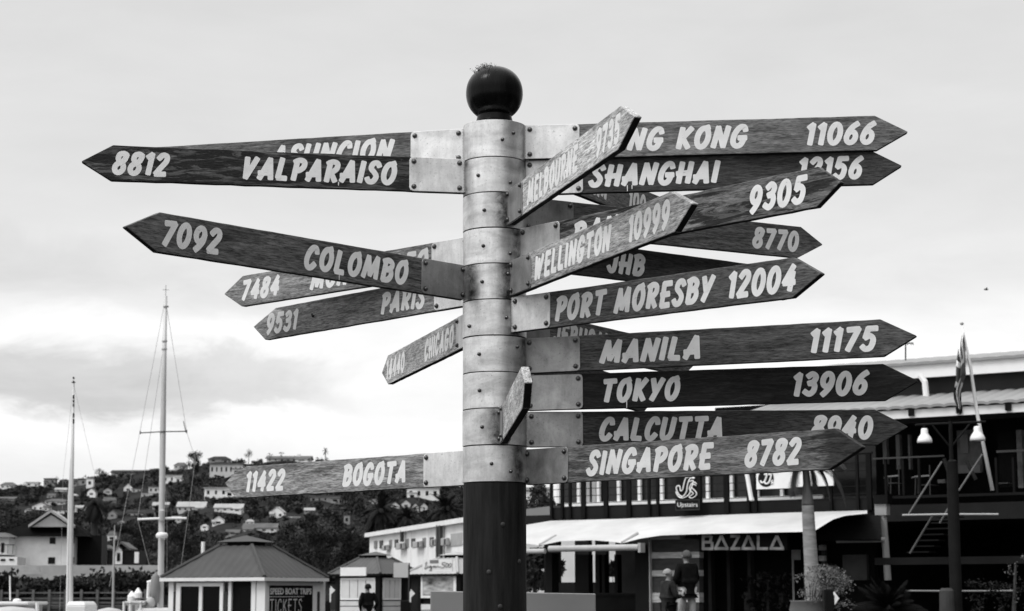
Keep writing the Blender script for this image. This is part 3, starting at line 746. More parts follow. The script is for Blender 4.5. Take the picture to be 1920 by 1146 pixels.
o = WOODS.build('hillside_woods', [LEAFD, LEAFM]); tag(o, 'dark woods and gardens covering the hillside between the houses', 'woods', kind='stuff')

def tree(px, py, hpx, wpx, label, Yd=None, kind='round', m=LEAFD, dens=1.0, name='tree', group=None, trunkpx=None, thick=1.0):
    Yd = Yd or hill_Y(px, py); s = Yd/F_PX; b = W(px, py, Yd); H = hpx*s; Wd = wpx*s/2
    t = thing(name, label, 'tree', b, group=group)
    mb = MB(); tr = max(.08, H*.028)*thick; lean = Vector((random.uniform(-.06, .06)*H, 0, 0))
    mb.tube([b-Vector((0, 0, 1.5)), b+lean*.4+Vector((0, 0, H*.3)), b+lean+Vector((0, 0, H*.75))], [tr*1.3, tr, tr*.4], 8)
    cl = []
    nl = 11 if kind == 'round' else 8
    for k in range(nl):
        a = 2*math.pi*k/nl + random.uniform(-.3, .3); q = random.uniform(.45, .8)
        if kind == 'umbrella': z = H*random.uniform(.68, .92)
        elif kind == 'open': z = H*random.uniform(.72, .98)
        else: z = H*random.uniform(.35, .85); q *= (1.15-abs(z/H-.5))
        e = b + lean*.6 + Vector((math.cos(a)*Wd*q, math.sin(a)*Wd*q*.8, z)); st = b+lean*.5+Vector((0, 0, H*random.uniform(.25, .5)))
        mb.tube([st, (st+e)/2+Vector((0, 0, H*.03)), e], [tr*.45, tr*.3, tr*.12], 5); cl.append(e)
    mb.build('trunk', BARK, t)
    mb = MB()
    cl.append(b+lean+Vector((0, 0, H*.85)))
    for e in cl:
        f = {'round': (.42, .20), 'umbrella': (.42, .10), 'open': (.35, .10)}[kind]
        mb.leaves(e, (Wd*f[0], Wd*f[0], H*f[1]), int(95*dens), max(.16, H*.022)*(1.3 if H > 12 else 1), 0 if random.random() < .7 else 1, .2)
    mb.build('crown', [m, LEAFM], t)
    return t
def palm(px, py, hpx, fr_px, label, Yd, nf=34, trunk_w=.45, m=LEAFD, droop=1.0, skirt=0, name='palm_tree', lean=0, group=None):
    s = Yd/F_PX; b = W(px, py, Yd); H = hpx*s; L = fr_px*s; topv = b+Vector((lean*s, 0, H))
    t = thing(name, label, 'palm tree', b, group=group)
    mb = MB(); prof = [b-Vector((0, 0, 2))]; rs = [trunk_w*.62]
    for k in range(9): prof.append(b+(topv-b)*(k/8)); rs.append(trunk_w*(.55-.1*k/8 + .02*(k % 2)))
    mb.tube(prof, rs, 10); mb.build('trunk', BARK, t)
    mb = MB()
    for k in range(nf + skirt):
        a = k*2.399; el = R_(random.uniform(-35, 78)) if k < nf else R_(random.uniform(-85, -60))
        ll = L*random.uniform(.8, 1.1)*(.55 if k >= nf else 1); d = Vector((math.cos(a)*math.cos(el), math.sin(a)*math.cos(el), math.sin(el)))
        pts = []; p = topv.copy(); v = d.copy(); n = 9
        for i in range(n+1):
            pts.append(p.copy()); p = p+v*(ll/n); v = (v+Vector((0, 0, -.20*droop))).normalized()
        for i in range(n):
            mb.add([pts[i]-Vector((0, 0, .012)), pts[i+1]-Vector((0, 0, .012)), pts[i+1]+Vector((0, 0, .012)), pts[i]+Vector((0, 0, .012))], [(0, 1, 2, 3)])
            tdir = (pts[i+1]-pts[i]).normalized(); sdv = tdir.cross(Vector((0, 0, 1)));
            sdv = sdv.normalized() if sdv.length > .05 else Vector((1, 0, 0))
            for j in range(3):
                q = pts[i]+(pts[i+1]-pts[i])*(j/3); u = (i+j/3)/n; l2 = ll*.20*math.sin(math.pi*min(1, .15+u*.85))
                for sg in (-1, 1):
                    e = q + (sdv*sg*.85+tdir*.6+Vector((0, 0, -.32*droop)))*l2
                    w = tdir*(ll*.020); mb.add([q-w, q+w, e], [(0, 1, 2)])
    mb.build('crown', m, t); return t
random.seed(5)
tree(364, 886, 40, 32, 'dark rounded pine on the ridge right of the tall mast', dens=1.6)
tree(345, 890, 20, 26, 'low dark tree left of the rounded ridge pine')
tree(384, 884, 16, 30, 'low dark tree right of the rounded ridge pine')
tree(466, 866, 25, 17, 'small round lone tree on the skyline left of the white villa', thick=.8, dens=.8)
tree(106, 921, 28, 34, 'bushy leafless-looking tree on the hilltop left of the white mast', m=LEAFM)
tree(45, 922, 18, 18, 'dark round tree on the hilltop between two white houses at the far left')
tree(272, 893, 11, 10, 'small dark tree at the right end of the long ridge building')
tree(186, 899, 22, 18, 'dark tree on the ridge right of the white tower-like house')
tree(506, 864, 14, 14, 'thin tree behind the left end of the white villa on the ridge', kind='open', m=LEAFM, dens=.4)
tree(527, 862, 14, 12, 'thin tree in the middle behind the white villa on the ridge', kind='open', m=LEAFM, dens=.4)
palm(610, 872, 26, 10, 'small palm tree on the skyline right of the white villa', 1400, nf=16, trunk_w=.7)
for i, (px, py, h, w, lab) in enumerate([
 (18, 1062, 92, 96, 'dark broad tree at the left edge behind the waterside house'),
 (62, 1060, 100, 70, 'dark tree directly behind the gable of the waterside house'),
 (322, 1085, 95, 80, 'dark tree behind the kiosk roof, right of the tall mast'),
 (385, 1085, 70, 80, 'dark tree rising behind the left slope of the kiosk roof'),
 (560, 1088, 82, 80, 'dark tree behind the right slope of the kiosk roof'),
 (610, 1090, 100, 86, 'large dark tree between the two kiosks'),
 (655, 1090, 92, 76, 'dark tree left of the long white building'),
 (690, 1060, 70, 60, 'dark tree at the corner of the long white building'),
 (585, 1060, 62, 70, 'dark tree further up behind the gap between the kiosks'),
 (255, 1062, 70, 64, 'dark tree between the waterside houses and the tall mast'),
 (240, 1012, 34, 50, 'dark bushy tree above the twin gabled cottage')]):
    tree(px, py, h, w, lab, Yd=[330, 330, 300, 310, 280, 260, 240, 230, 330, 320, 380][i], dens=3.2, group='dark trees at the foot of the hill')
palm(175, 1062, 112, 40, 'tall shaggy palm tree behind the waterside house, right of the white mast', 250, nf=44, trunk_w=.9, droop=1.7, skirt=36)
palm(712, 1050, 88, 52, 'big date palm behind the left end of the long white building', 170, nf=60, trunk_w=.8, group='date palms')
palm(762, 1050, 75, 46, 'date palm behind the middle of the long white building', 170, nf=54, trunk_w=.8, group='date palms')
palm(838, 1050, 88, 50, 'date palm behind the long white building beside the signpost trunk', 175, nf=60, trunk_w=.8, group='date palms')
tree(1016, 990, 84, 50, 'dark tree beside the tall white apartment house right of the post', Yd=135, m=LEAFM, dens=1.6)

# ------------------------------------------------------------------ waterside houses on the left
def fr(P0, tdir):     # vertical frame: x along tdir, y away from the viewer, z up
    x = Vector((tdir[0], tdir[1], 0)).normalized(); z = Vector((0, 0, 1)); y = z.cross(x)
    M = Matrix((x, y, z)).transposed().to_4x4(); M.translation = P0; return M
def on_frame(M, px, py, off=0.0):
    """where the sight line through a pixel meets the plane y = off of a frame; returns local (x, z)"""
    I = M.inverted(); o = I @ CAMP; d = I.to_3x3() @ ray(px, py); k = (off-o.y)/d.y; p = o + d*k; return p.x, p.z
def pbox(mb, M, px0, px1, py0, py1, y0, y1, mi=0):
    """box whose front face (local y = y0) spans the given picture rectangle"""
    pm = (py0+py1)/2; xm = (px0+px1)/2
    x0, x1 = on_frame(M, px0, pm, y0)[0], on_frame(M, px1, pm, y0)[0]
    z1, z0 = on_frame(M, xm, py0, y0)[1], on_frame(M, xm, py1, y0)[1]
    mb.box((x0, y0, z0), (x1, y1, z1), mi)
YH = 240
M = fr(W(83, 1060, YH), (1, 0.12))
hs = thing('waterside_house', 'large white house with dark hipped roof and grey gable, behind the white mast', 'house', mat=M)
mb = MB(); pbox(mb, M, 28, 138, 1006, 1062, 0, 10); pbox(mb, M, 138, 190, 1004, 1062, 4, 12, 1)
mb.build('wall', [OFFW, BLACK], hs, world=False)
zt = on_frame(M, 83, 1006)[1]; xa, xb = on_frame(M, -6, 1006)[0], on_frame(M, 168, 1006)[0]; zr = on_frame(M, 83, 962, 4)[1]
mb = MB(); mb.add([(xa, -1, zt), (xb, -1, zt), (xb, 11, zt), (xa, 11, zt), (xa+5.5, 5, zr), (xb-4, 5, zr)], [(0, 1, 5, 4), (1, 2, 5), (2, 3, 4, 5), (3, 0, 4), (3, 2, 1, 0)])
mb.build('roof', mat('tar_roof', .006, .9, 0, .3, 1, spec=.03), hs, world=False)
g0, g1, gp = on_frame(M, 54, 988, -.6), on_frame(M, 138, 988, -.6), on_frame(M, 96, 961, -.6)
mb = MB(); mb.add([(g0[0]+.4, -.6, g0[1]), (g1[0]-.4, -.6, g1[1]), (gp[0], -.6, gp[1]-.3), (g0[0]+.4, 4.5, g0[1]), (g1[0]-.4, 4.5, g1[1]), (gp[0], 4.5, gp[1]-.3)], [(0, 1, 2), (5, 4, 3), (0, 3, 4, 1)])
gab = mb.build('gable', CREAM, hs, world=False)
mb = MB()
for g in (g0, g1):
    a = [(g[0], -1, g[1]-.1), (gp[0], -1, gp[1]), (gp[0], 4.6, gp[1]), (g[0], 4.6, g[1]-.1)]; mb.hexa(a + [(x, y, z+.35) for x, y, z in a])
mb.build('barge_board', LGREY, gab, world=False)
for r in ((93, 104, 1008, 1020), (90, 103, 1045, 1057), (129, 139, 1045, 1057), (129, 139, 1008, 1019)):
    mb = MB(); pbox(mb, M, *r, -.08, .1); mb.build('window', WIN, hs, world=False)
M = fr(W(10, 1062, YH-6), (1, .1))
an = thing('balcony_house', 'white house end with balcony at the left edge of the photo', 'house', mat=M)
mb = MB(); pbox(mb, M, -40, 16, 1008, 1040, 0, 8); pbox(mb, M, -40, 32, 1044, 1064, -1, 8, 0); mb.build('wall', OFFW, an, world=False)
mb = MB(); mb.hexa([(-6, -1, on_frame(M, 5, 1008)[1]), (.7, -1, on_frame(M, 5, 1008)[1]), (.7, 8, on_frame(M, 5, 1004)[1]), (-6, 8, on_frame(M, 5, 1004)[1])] + [(-5, 2, on_frame(M, 5, 998)[1]), (-.5, 2, on_frame(M, 5, 998)[1]), (-.5, 5, on_frame(M, 5, 998)[1]), (-5, 5, on_frame(M, 5, 998)[1])])
mb.build('roof', RFM, an, world=False)
mb = MB()
for k in range(9): x = -4+k*.62; mb.box((x, -1.0, 1.5), (x+.06, -.94, 2.6))
mb.box((-4.2, -1.02, 2.55), (1.2, -.92, 2.65)); mb.build('railing', DARK, an, world=False)
for x0, x1, y0, y1 in ((2, 8, 1018, 1036), (-10, -4, 1018, 1036), (1, 10, 1048, 1052), (17, 26, 1048, 1051)):
    mb = MB(); pbox(mb, M, x0, x1, y0, y1, -1.08 if y0 > 1040 else -.08, 0); mb.build('window', WIN, an, world=False)
M = fr(W(222, 1056, YH+30), (1, .05))
cb = thing('twin_gabled_cottage', 'dark-roofed cottage with white gable, right of the shaggy palm', 'house', mat=M)
mb = MB(); pbox(mb, M, 185, 262, 1032, 1058, 0, 7, 1)
for a, b_, p in ((185, 200, 1026), (216, 229, 1021)):
    pbox(mb, M, a, b_, 1034, 1058, -.3, 2); q0, q1, q2 = on_frame(M, a, 1034, -.3), on_frame(M, b_, 1034, -.3), on_frame(M, (a+b_)/2, p+2, -.3)
    mb.add([(q0[0], -.3, q0[1]), (q1[0], -.3, q1[1]), (q2[0], -.3, q2[1]), (q0[0], 2, q0[1]), (q1[0], 2, q1[1]), (q2[0], 2, q2[1])], [(0, 1, 2), (5, 4, 3)])
mb.build('wall', [OFFW, DARK], cb, world=False)
mb = MB()
for a, b_, p in ((183, 203, 1024), (214, 244, 1019)):
    q0, q1, q2 = on_frame(M, a, 1034, -.6), on_frame(M, b_, 1032, -.6), on_frame(M, a+(b_-a)*.42, p, -.6)
    for q in (q0, q1):
        aa = [(q[0], -.6, q[1]), (q2[0], -.6, q2[1]), (q2[0], 7, q2[1]), (q[0], 7, q[1])]; mb.hexa(aa+[(x, y, z+.3) for x, y, z in aa])
mb.build('roof', RFM, cb, world=False)
for r in ((219, 225, 1037, 1052), (190, 196, 1042, 1054), (252, 260, 1035, 1056)):
    mb = MB(); pbox(mb, M, *r, -.4, .0); mb.build('window', WIN if r[0] < 240 else OFFW, cb, world=False)
M = fr(W(150, 1080, YH-20), (1, .05))
wl = MB(); pbox(wl, M, -60, 305, 1060, 1079, 0, .6); o = wl.build('quay_wall', mat('pale_concrete', .36, .85, 0, .2, .4)); o.matrix_world = M; MATRIX[o] = M  # concrete in its own light grey
tag(o, 'pale concrete quay wall below the waterside houses', 'wall')
M2 = fr(W(100, 1100, YH-30), (1, .03)); wl = MB(); pbox(wl, M2, 24, 172, 1077, 1102, 0, .5); pbox(wl, M2, 40, 75, 1062, 1073, -.2, 0)
o = wl.build('retaining_wall', LGREY); o.matrix_world = M2; MATRIX[o] = M2; tag(o, 'grey retaining wall rising from the dark bank at lower left', 'wall')
random.seed(21); mb = MB()
for _ in range(260):
    px = random.uniform(-60, 310); py = random.uniform(1098, 1116); Yd = random.uniform(195, 203)
    if 60 < px < 110 and random.random() < .6: px = random.uniform(110, 300)
    hh = random.uniform(.8, 2.2)*(1.2 if px > 180 or px < 25 else .8); c = W(px, py, Yd); mb.leaves((c.x, c.y, c.z+hh*.3), (1.2, .8, hh*.6), 60, .28, 0 if random.random() < .7 else 1, .3)
o = mb.build('bank_shrubs', [LEAFD, LEAFM]); tag(o, 'dark shrubs covering the bank below the quay wall', 'shrubs', kind='stuff')
mb = MB(); p0, p1 = W(-80, 1100, 200), W(330, 1100, 200); mb.hexa([(p0.x, 198, -3), (p1.x, 198, -3), (p1.x, 214, -3), (p0.x, 214, -3), (p0.x, 199, 1.6), (p1.x, 199, 1.6), (p1.x, 214, 2.6), (p0.x, 214, 2.6)])
struct('bank', mb, mat('bank_earth', .03, .9, 0, .5, .5))
# jetty with a rail fence
YJ = 120; jt = thing('wooden_jetty', 'dark wooden jetty with post-and-rail fence behind the boats', 'jetty', W(140, 1146, YJ))
mb = MB(); a, b_ = W(-60, 1126, YJ), W(300, 1126, YJ)
mb.box((a.x, YJ, .75), (b_.x, YJ+3, .95)); mb.box((a.x, YJ+.1, -1.6), (b_.x, YJ+.3, .75)); mb.build('deck', mat('jetty_boards', .04, .85, 0, .5, 1.5, .2, (1, 1, 8)), jt)
mb = MB()
for z in (1.70, 1.35, 1.08): mb.box((a.x, YJ+.02, z), (b_.x, YJ+.10, z+.10))
mb.build('rail', mat('weathered_rail', .09, .85, 0, .4, 2), jt)
for k in range(13):
    x = a.x+(b_.x-a.x)*k/12; mb = MB(); mb.box((x, YJ-.08, -1.6), (x+.16, YJ+.02, 1.95)); mb.build('jetty_post', MC['weathered_rail'], jt)

# ------------------------------------------------------------------ kiosks
def kiosk(nm, label, pxn, pyn, Yn, side, rot, eave_drop, cap_w, slope, roofm, fascm, postm):
    """square kiosk; local frame: near corner of the eave is (+a, -a, 0)"""
    a = side/2; x = Vector((math.cos(R_(-rot)), math.sin(R_(-rot)), 0)); y = Vector((math.sin(R_(rot)), math.cos(R_(rot)), 0)); z = Vector((0, 0, 1))
    Pn = W(pxn, pyn, Yn); c = Pn - x*a + y*a
    M = Matrix((x, y, z)).transposed().to_4x4(); M.translation = Vector((c.x, c.y, c.z))
    Mg = M.copy(); Mg.translation = Vector((c.x, c.y, 0))
    t = thing(nm, label, 'kiosk', mat=Mg)
    ez = c.z
    cw = cap_w/2; H = (a-cw)*slope
    mb = MB(); lo = [(-a, -a), (a, -a), (a, a), (-a, a)]
    n = 26
    for s4 in range(4):
        (x0, y0), (x1, y1) = lo[s4], lo[(s4+1) % 4]
        ix0, iy0, ix1, iy1 = x0*cw/a, y0*cw/a, x1*cw/a, y1*cw/a
        o0 = len(mb.v); rows = 2
        for k in range(n*2+1):
            q = k/(n*2); up = .012 if k % 4 in (1, 2) else 0
            bx, by = x0+(x1-x0)*q, y0+(y1-y0)*q
            # corrugations run straight up the slope and are cut off at the hips
            tt = 1 - 2*abs(q-.5); lim = min(1.0, tt*a/(a-cw)) if a > cw else 1
            nx, ny = (y1-y0)/side, -(x1-x0)/side
            dx, dy = -nx*(a-cw)*lim, -ny*(a-cw)*lim
            mb.v.append((bx, by, ez+up)); mb.v.append((bx+dx, by+dy, ez+H*lim+up))
        for k in range(n*2):
            i = o0+2*k; mb.f.append([i, i+2, i+3, i+1]); mb.m.append(0)
    rf = mb.build('roof', roofm, t, world=False)
    for (x0, y0) in lo:
        mb = MB(); mb.tube([(x0, y0, ez+.02), (x0*cw/a, y0*cw/a, ez+H+.02)], .05, 6); mb.build('hip_capping', roofm, rf, world=False)
    mb = MB(); mb.box((-cw*.72, -cw*.72, ez+H-.25), (cw*.72, cw*.72, ez+H+.10)); mb.build('vent_neck', BLACK, t, world=False)
    e = cw*1.12; h2 = e*slope*.42; zc_ = ez+H+.10
    mb = MB(); mb.add([(-e, -e, zc_), (e, -e, zc_), (e, e, zc_), (-e, e, zc_), (0, 0, zc_+h2)], [(0, 1, 4), (1, 2, 4), (2, 3, 4), (3, 0, 4), (3, 2, 1, 0)])
    mb.build('vent_cap', roofm, t, world=False)
    mb = MB(); f = a+.02
    mb.box((-f, -f, ez-eave_drop), (f, -f+.03, ez-.002)); mb.box((-f, f-.03, ez-eave_drop), (f, f, ez-.002)); mb.box((-f, -f+.03, ez-eave_drop), (-f+.03, f-.03, ez-.002)); mb.box((f-.03, -f+.03, ez-eave_drop), (f, f-.03, ez-.002))
    mb.build('fascia', fascm, t, world=False)
    mb = MB(); mb.box((-f+.04, -f+.04, ez-.06), (f-.04, f-.04, ez-.03)); mb.build('ceiling', DARK, t, world=False)
    return t, Mg, a, ez
KROOF = mat('charcoal_roof', .062, .65, 0, .12, 2, spec=.15); KROOF3 = mat('light_kiosk_roof', .33, .55, 0, .1, 2)
KW = mat('kiosk_white', .76, .55, 0, .08, 2)
t, M, a, ez = kiosk('ticket_kiosk', 'ticket kiosk with dark pyramid roof, white gutter and SPEED BOAT TRIPS poster', 495.5, 1082.5, 46, 3.02, 25, .085, .95, .77, KROOF, mat('gutter_white', .74, .5, 0, .06, 3), KW)
I3 = M.to_3x3(); wi = a-.17
# left face frame: local y = -wi ; right face frame: x = +wi
MLf = M @ Matrix.Translation((0, -wi, 0))
MRf = M @ Matrix.Translation((wi, 0, 0)) @ Matrix.Rotation(R_(90), 4, 'Z')
def kpart(nm, m, Mf, rects, y0, y1, smooth=False):
    mb = MB()
    for (px0, px1, z0, z1) in rects:
        x0, x1 = on_frame(Mf, px0, 1110, y0)[0], on_frame(Mf, px1, 1110, y0)[0]
        mb.box((x0, y0, z0), (x1, y1, z1))
    mb.v = [tuple(Mf @ Vector(p)) for p in mb.v]
    return mb.build(nm, m, t)
top_z = ez-.09
mbx = MB(); mbx.box((-wi+.05, -wi+.06, 0), (wi-.05, -wi+.10, .9)); mbx.box((-wi+.02, wi-.1, 0), (wi-.02, wi-.02, top_z)); mbx.box((-wi, -wi+.12, 0), (-wi+.05, wi-.12, top_z)); mbx.build('wall', KW, t, world=False)
for r in ((316, 325), (428, 433.5), (471, 479), (481, 497)): kpart('post', KW, MLf, [(r[0], r[1], 0, top_z)], -.03, .06)
for r in ((605, 610),): kpart('post', KW, MRf, [(r[0], r[1], 0, top_z)], -.03, .06)
wf = kpart('window_frame', KW, MLf, [(330, 418, top_z-.12, top_z-.03), (330, 338, .9, top_z-.12), (412, 418, .9, top_z-.12), (373, 379, .9, top_z-.12)], -.05, .03)
for r in ((338, 373), (379, 412)): 
    o = kpart('glass_pane', GLASS, MLf, [(r[0], r[1], .9, top_z-.12)], .0, .015)
kpart('frame_strip', DGREY, MLf, [(325, 329.5, 0, top_z-.25), (420, 426, 0, top_z-.25)], -.02, .05)
kpart('doorway', BLACK, MLf, [(434, 470, 0, top_z)], .04, .06)
kpart('door_glass', GLASS, MLf, [(450, 470, 0, top_z-.15)], .01, .03)
kpart('poster_frame', KW, MRf, [(500, 604, top_z-.10, top_z-.02), (500, 505, .6, top_z-.10), (587, 604, .6, top_z-.10)], -.05, .04)
pb = kpart('poster', BLACK, MRf, [(505, 587, .6, top_z-.10)], -.04, .03)
kpart('side_gap', DGREY, MRf, [(596, 600, .5, top_z-.25)], -.07, -.045)
def on_right(px, py, y): x, z = on_frame(MRf, px, py, y); return x, z
mb = MB()
xa, zb = on_right(505, 1116.5, -.045); xb, zt = on_right(585, 1103, -.045)
put_text(mb, 'SPEED BOAT TRIPS', xa+.03, xb-.02, zb+.02, zt, lambda x, z: tuple(MRf @ Vector((x, -.045, z))), bold=.03)
xa, zb = on_right(505, 1148, -.045); xb, zt = on_right(566, 1124, -.045)
xp = 0; tw_ = text_width('TICKETS', .22)
for ch in 'TICKETS':
    w_, sts = GL[ch]
    for k, st in enumerate(sts):
        stroke_strip(mb, [(xa+.02+(xp+x)/tw_*(xb-xa-.03), zb+(zt-zb)*y) for x, y in st], .012, lambda x, z, k=k: tuple(MRf @ Vector((x, -.0452-.0004*k, z))))
    xp += w_+.22
x0_, z0_ = on_right(505, 1119.5, -.045); x1_, _ = on_right(570, 1119.5, -.045)
mb.add([tuple(MRf @ Vector(p)) for p in ((x0_, -.0455, z0_), (x1_, -.0455, z0_), (x1_, -.0455, z0_+.012), (x0_, -.0455, z0_+.012))], [(0, 1, 2, 3)])
mb.build('poster_lettering', KW, pb)
c = W(381, 1016, 75); mb = MB(); mb.tube([(c.x, 75, -1.6), c], .075, 10); o = mb.build('white_mooring_post', WHITE); tag(o, 'slim white post rising behind the left slope of the ticket kiosk roof', 'post'); rebase(o, (c.x, 75, -1.6))
# second kiosk
t, M, a, ez = kiosk('shuttered_kiosk', 'small kiosk with dark pyramid roof and pale panelled shutters, person in front', 713, 1076, 68, 2.45, 35, .07, .82, .72, mat('grey_kiosk_roof', .085, .6, 0, .15, 2, spec=.15), BLACK, BLACK)
wi = a-.16; top_z = ez-.06
MLf = M @ Matrix.Translation((0, -wi, 0)); MRf = M @ Matrix.Translation((wi, 0, 0)) @ Matrix.Rotation(R_(90), 4, 'Z')
mbx = MB(); mbx.box((-wi+.02, -wi+.06, 0), (wi-.02, wi, top_z)); mbx.build('wall', DARK, t, world=False)
for Mf, r in ((MLf, (632, 637)), (MLf, (704, 712)), (MRf, (713, 717)), (MRf, (753, 760))): kpart('post', BLACK, Mf, [(r[0], r[1], 0, top_z)], -.04, .08)
PANEL = mat('pale_panel', .60, .6, 0, .1, 3)
for Mf, r, n in ((MLf, (638, 703), 4), (MRf, (719, 752), 3)):
    zb = on_frame(Mf, sum(r)/2, 1125)[1]; zt = on_frame(Mf, sum(r)/2, 1084)[1]
    for k in range(n):
        w = (r[1]-r[0]-4)/n; kpart('shutter', PANEL, Mf, [(r[0]+2+w*k+.7, r[0]+2+w*(k+1)-.7, zb+.06, zt-.06)], -.05, .0)
    kpart('shutter_frame', KW, Mf, [(r[0], r[1], zt-.06, zt), (r[0], r[1], zb, zb+.06), (r[0], r[0]+2, zb+.06, zt-.06), (r[1]-2, r[1], zb+.06, zt-.06)], -.06, .02)
    kpart('siding', PANEL, Mf, [(r[0], r[1], z, z+.17) for z in (.2, .4, .6, .8, 1.0, 1.2) if z+.2 < zb], -.03, .02)
M6 = fr(W(662, 1080, 66.0), (1, -.55))
mb = MB(); pbox(mb, M6, 638, 686, 1064, 1080, 0, .05); o = mb.build('eave_sign', WHITE); o.matrix_world = M6; MATRIX[o] = M6; tag(o, 'blank white sign on the left eave of the shuttered kiosk', 'sign')
M6 = fr(W(752, 1083, 60), (1, 0)); t6 = thing('blank_banner', 'blank pale square banner between the shuttered kiosk and the white building', 'sign', mat=M6)
mb = MB(); pbox(mb, M6, 738, 765, 1055, 1083, 0, .03); mb.build('panel', mat('banner_grey', .52, .7, 0, .03, 1), t6, world=False)
mb = MB(); mb.tube([(.25, .04, -2.4), (.25, .04, .45)], .025, 8); mb.build('pole', DGREY, t6, world=False)
# third kiosk
t, M, a, ez = kiosk('script_sign_kiosk', 'pale-roofed kiosk with white script sign, half hidden by the signpost', 858, 1076, 64, 2.6, 42, .07, .80, .62, KROOF3, BLACK, BLACK)
wi = a-.16; top_z = ez-.06
MLf = M @ Matrix.Translation((0, -wi, 0)); MRf = M @ Matrix.Translation((wi, 0, 0)) @ Matrix.Rotation(R_(90), 4, 'Z')
mbx = MB(); mbx.box((-wi+.02, -wi+.06, 0), (wi-.02, wi, top_z)); mbx.build('wall', DARK, t, world=False)
kpart('post', BLACK, MLf, [(783, 789, 0, top_z)], -.04, .08); kpart('post', BLACK, MLf, [(855, 863, 0, top_z)], -.04, .08)
zb = on_frame(MLf, 820, 1117)[1]; zt = on_frame(MLf, 820, 1081)[1]
kpart('picture_window', mat('picture_print', .30, .5, 0, .95, 2.2, 0, (1, 1, 3)), MLf, [(792, 850, zb, zt)], -.03, .02)
kpart('window_frame', KW, MLf, [(789, 855, zt, zt+.07), (789, 792, zb, zt), (850, 855, zb, zt), (789, 855, zb-.08, zb)], -.05, .02)
kpart('siding', PANEL, MLf, [(789, 855, z, z+.19) for z in (.2, .42, .64, .86, 1.08) if z+.2 < zb-.08], -.03, .02)
M6 = fr(W(820, 1072, 62.0), (1, -.35))
t6 = thing('script_sign', 'white sign with cursive script and 500 on the roof of the third kiosk', 'sign', mat=M6)
mb = MB(); pbox(mb, M6, 792, 848, 1049, 1072, 0, .05); mb.build('panel', WHITE, t6, world=False)
mb = MB(); pbox(mb, M6, 806, 822, 1050, 1056, -.012, 0); mb.build('badge', MGREY, t6, world=False)
mb = MB()
def scr(pts, w=.006):
    q = [Vector((on_frame(M6, x, y, -.01)[0], -.012, on_frame(M6, x, y, -.01)[1])) for x, y in cr(pts, 4)]; mb.tube(q, w, 5)
scr([(797, 1058), (800, 1054), (799, 1060), (796, 1066), (799, 1066), (803, 1061), (801, 1064), (804, 1064), (807, 1061), (806, 1065), (809, 1061), (809, 1069), (805, 1070), (811, 1063), (814, 1061), (813, 1065), (817, 1061), (817, 1065), (821, 1061), (823, 1064), (827, 1062)], .007)
scr([(836, 1055), (830, 1055), (829, 1059), (833, 1059), (832, 1064), (827, 1065)], .008)
scr([(838, 1056), (835, 1061), (837, 1064), (841, 1059), (838, 1056)], .008); scr([(844, 1056), (841, 1061), (843, 1064), (847, 1059), (844, 1056)], .008)
mb.build('script', BLACK, t6, world=False)
# little marker posts with a white arrow head
for px, py, lab in ((620, 1107, 'dark post with white pointer left of the shuttered kiosk'), (770, 1113, 'dark post with white pointer right of the shuttered kiosk'), (1565, 1122, 'dark post with white pointer in front of the flowering shrub')):
    Yd = 56 if px < 1000 else 31; s = Yd/56; c = W(px, py, Yd); t6 = thing('marker_post', lab, 'post', (c.x-.12*s, Yd, 0), group='dark marker posts')
    zt_ = W(px, 1126 if px < 1000 else 1104, Yd).z
    mb = MB(); mb.box((c.x-.30*s, Yd, 0), (c.x-.02*s, Yd+.25, zt_)); o = mb.build('post', BLACK, t6); bevel(o, .02)
    mb = MB(); hh = .13*s if px < 1000 else .10; z = c.z; xq = c.x
    mb.add([(xq, Yd-.02, z-hh), (xq+.13*s, Yd-.02, z), (xq, Yd-.02, z+hh), (xq, Yd+.02, z-hh), (xq+.13*s, Yd+.02, z), (xq, Yd+.02, z+hh)], [(0, 1, 2), (5, 4, 3), (0, 3, 4, 1), (1, 4, 5, 2), (2, 5, 3, 0)])
    mb.box((xq-.03*s, Yd, zt_-.05), (xq+.01, Yd+.04, z+hh*.5)); mb.build('pointer', WHITE, t6)

# ------------------------------------------------------------------ long white building behind the kiosks
A_ = W(693, 1000, 125); 
kz = A_.z-EYE; dB = ray(868, 972); B_ = CAMP + dB*(kz/dB.z)
M = fr(Vector((A_.x, A_.y, 0)), (B_.x-A_.x, B_.y-A_.y))
lw = thing('white_office_building', 'long white two-storey building with air conditioners and low-pitched roof behind the kiosks', 'building', mat=M)
Ltot = (Vector((B_.x, B_.y))-Vector((A_.x, A_.y))).length + 4
mb = MB(); mb.box((0, 0, 0), (Ltot, 9, kz+EYE-.26)); mb.build('wall', mat('cladding_white', .80, .7, 0, .1, .8), lw, world=False)
mb = MB(); mb.box((-.2, -.3, kz+EYE-.26), (Ltot, 9.4, kz+EYE)); mb.build('fascia', WHITE, lw, world=False)
mb = MB(); mb.hexa([(-.2, -.3, kz+EYE+.003), (Ltot, -.3, kz+EYE+.003), (Ltot, 9.4, kz+EYE+.003), (-.2, 9.4, kz+EYE+.003), (-.1, 4.4, kz+EYE+.6), (Ltot, 4.4, kz+EYE+.6), (Ltot, 4.6, kz+EYE+.6), (-.1, 4.6, kz+EYE+.6)]); mb.build('roof', RFL, lw, world=False)
mb = MB()
for px in (735, 768, 800): 
    x = on_frame(M, px, 1040)[0]; mb = MB(); mb.box((x, -.04, 0), (x+.5, 0, kz+EYE-.26)); mb.build('batten', WHITE, lw, world=False)
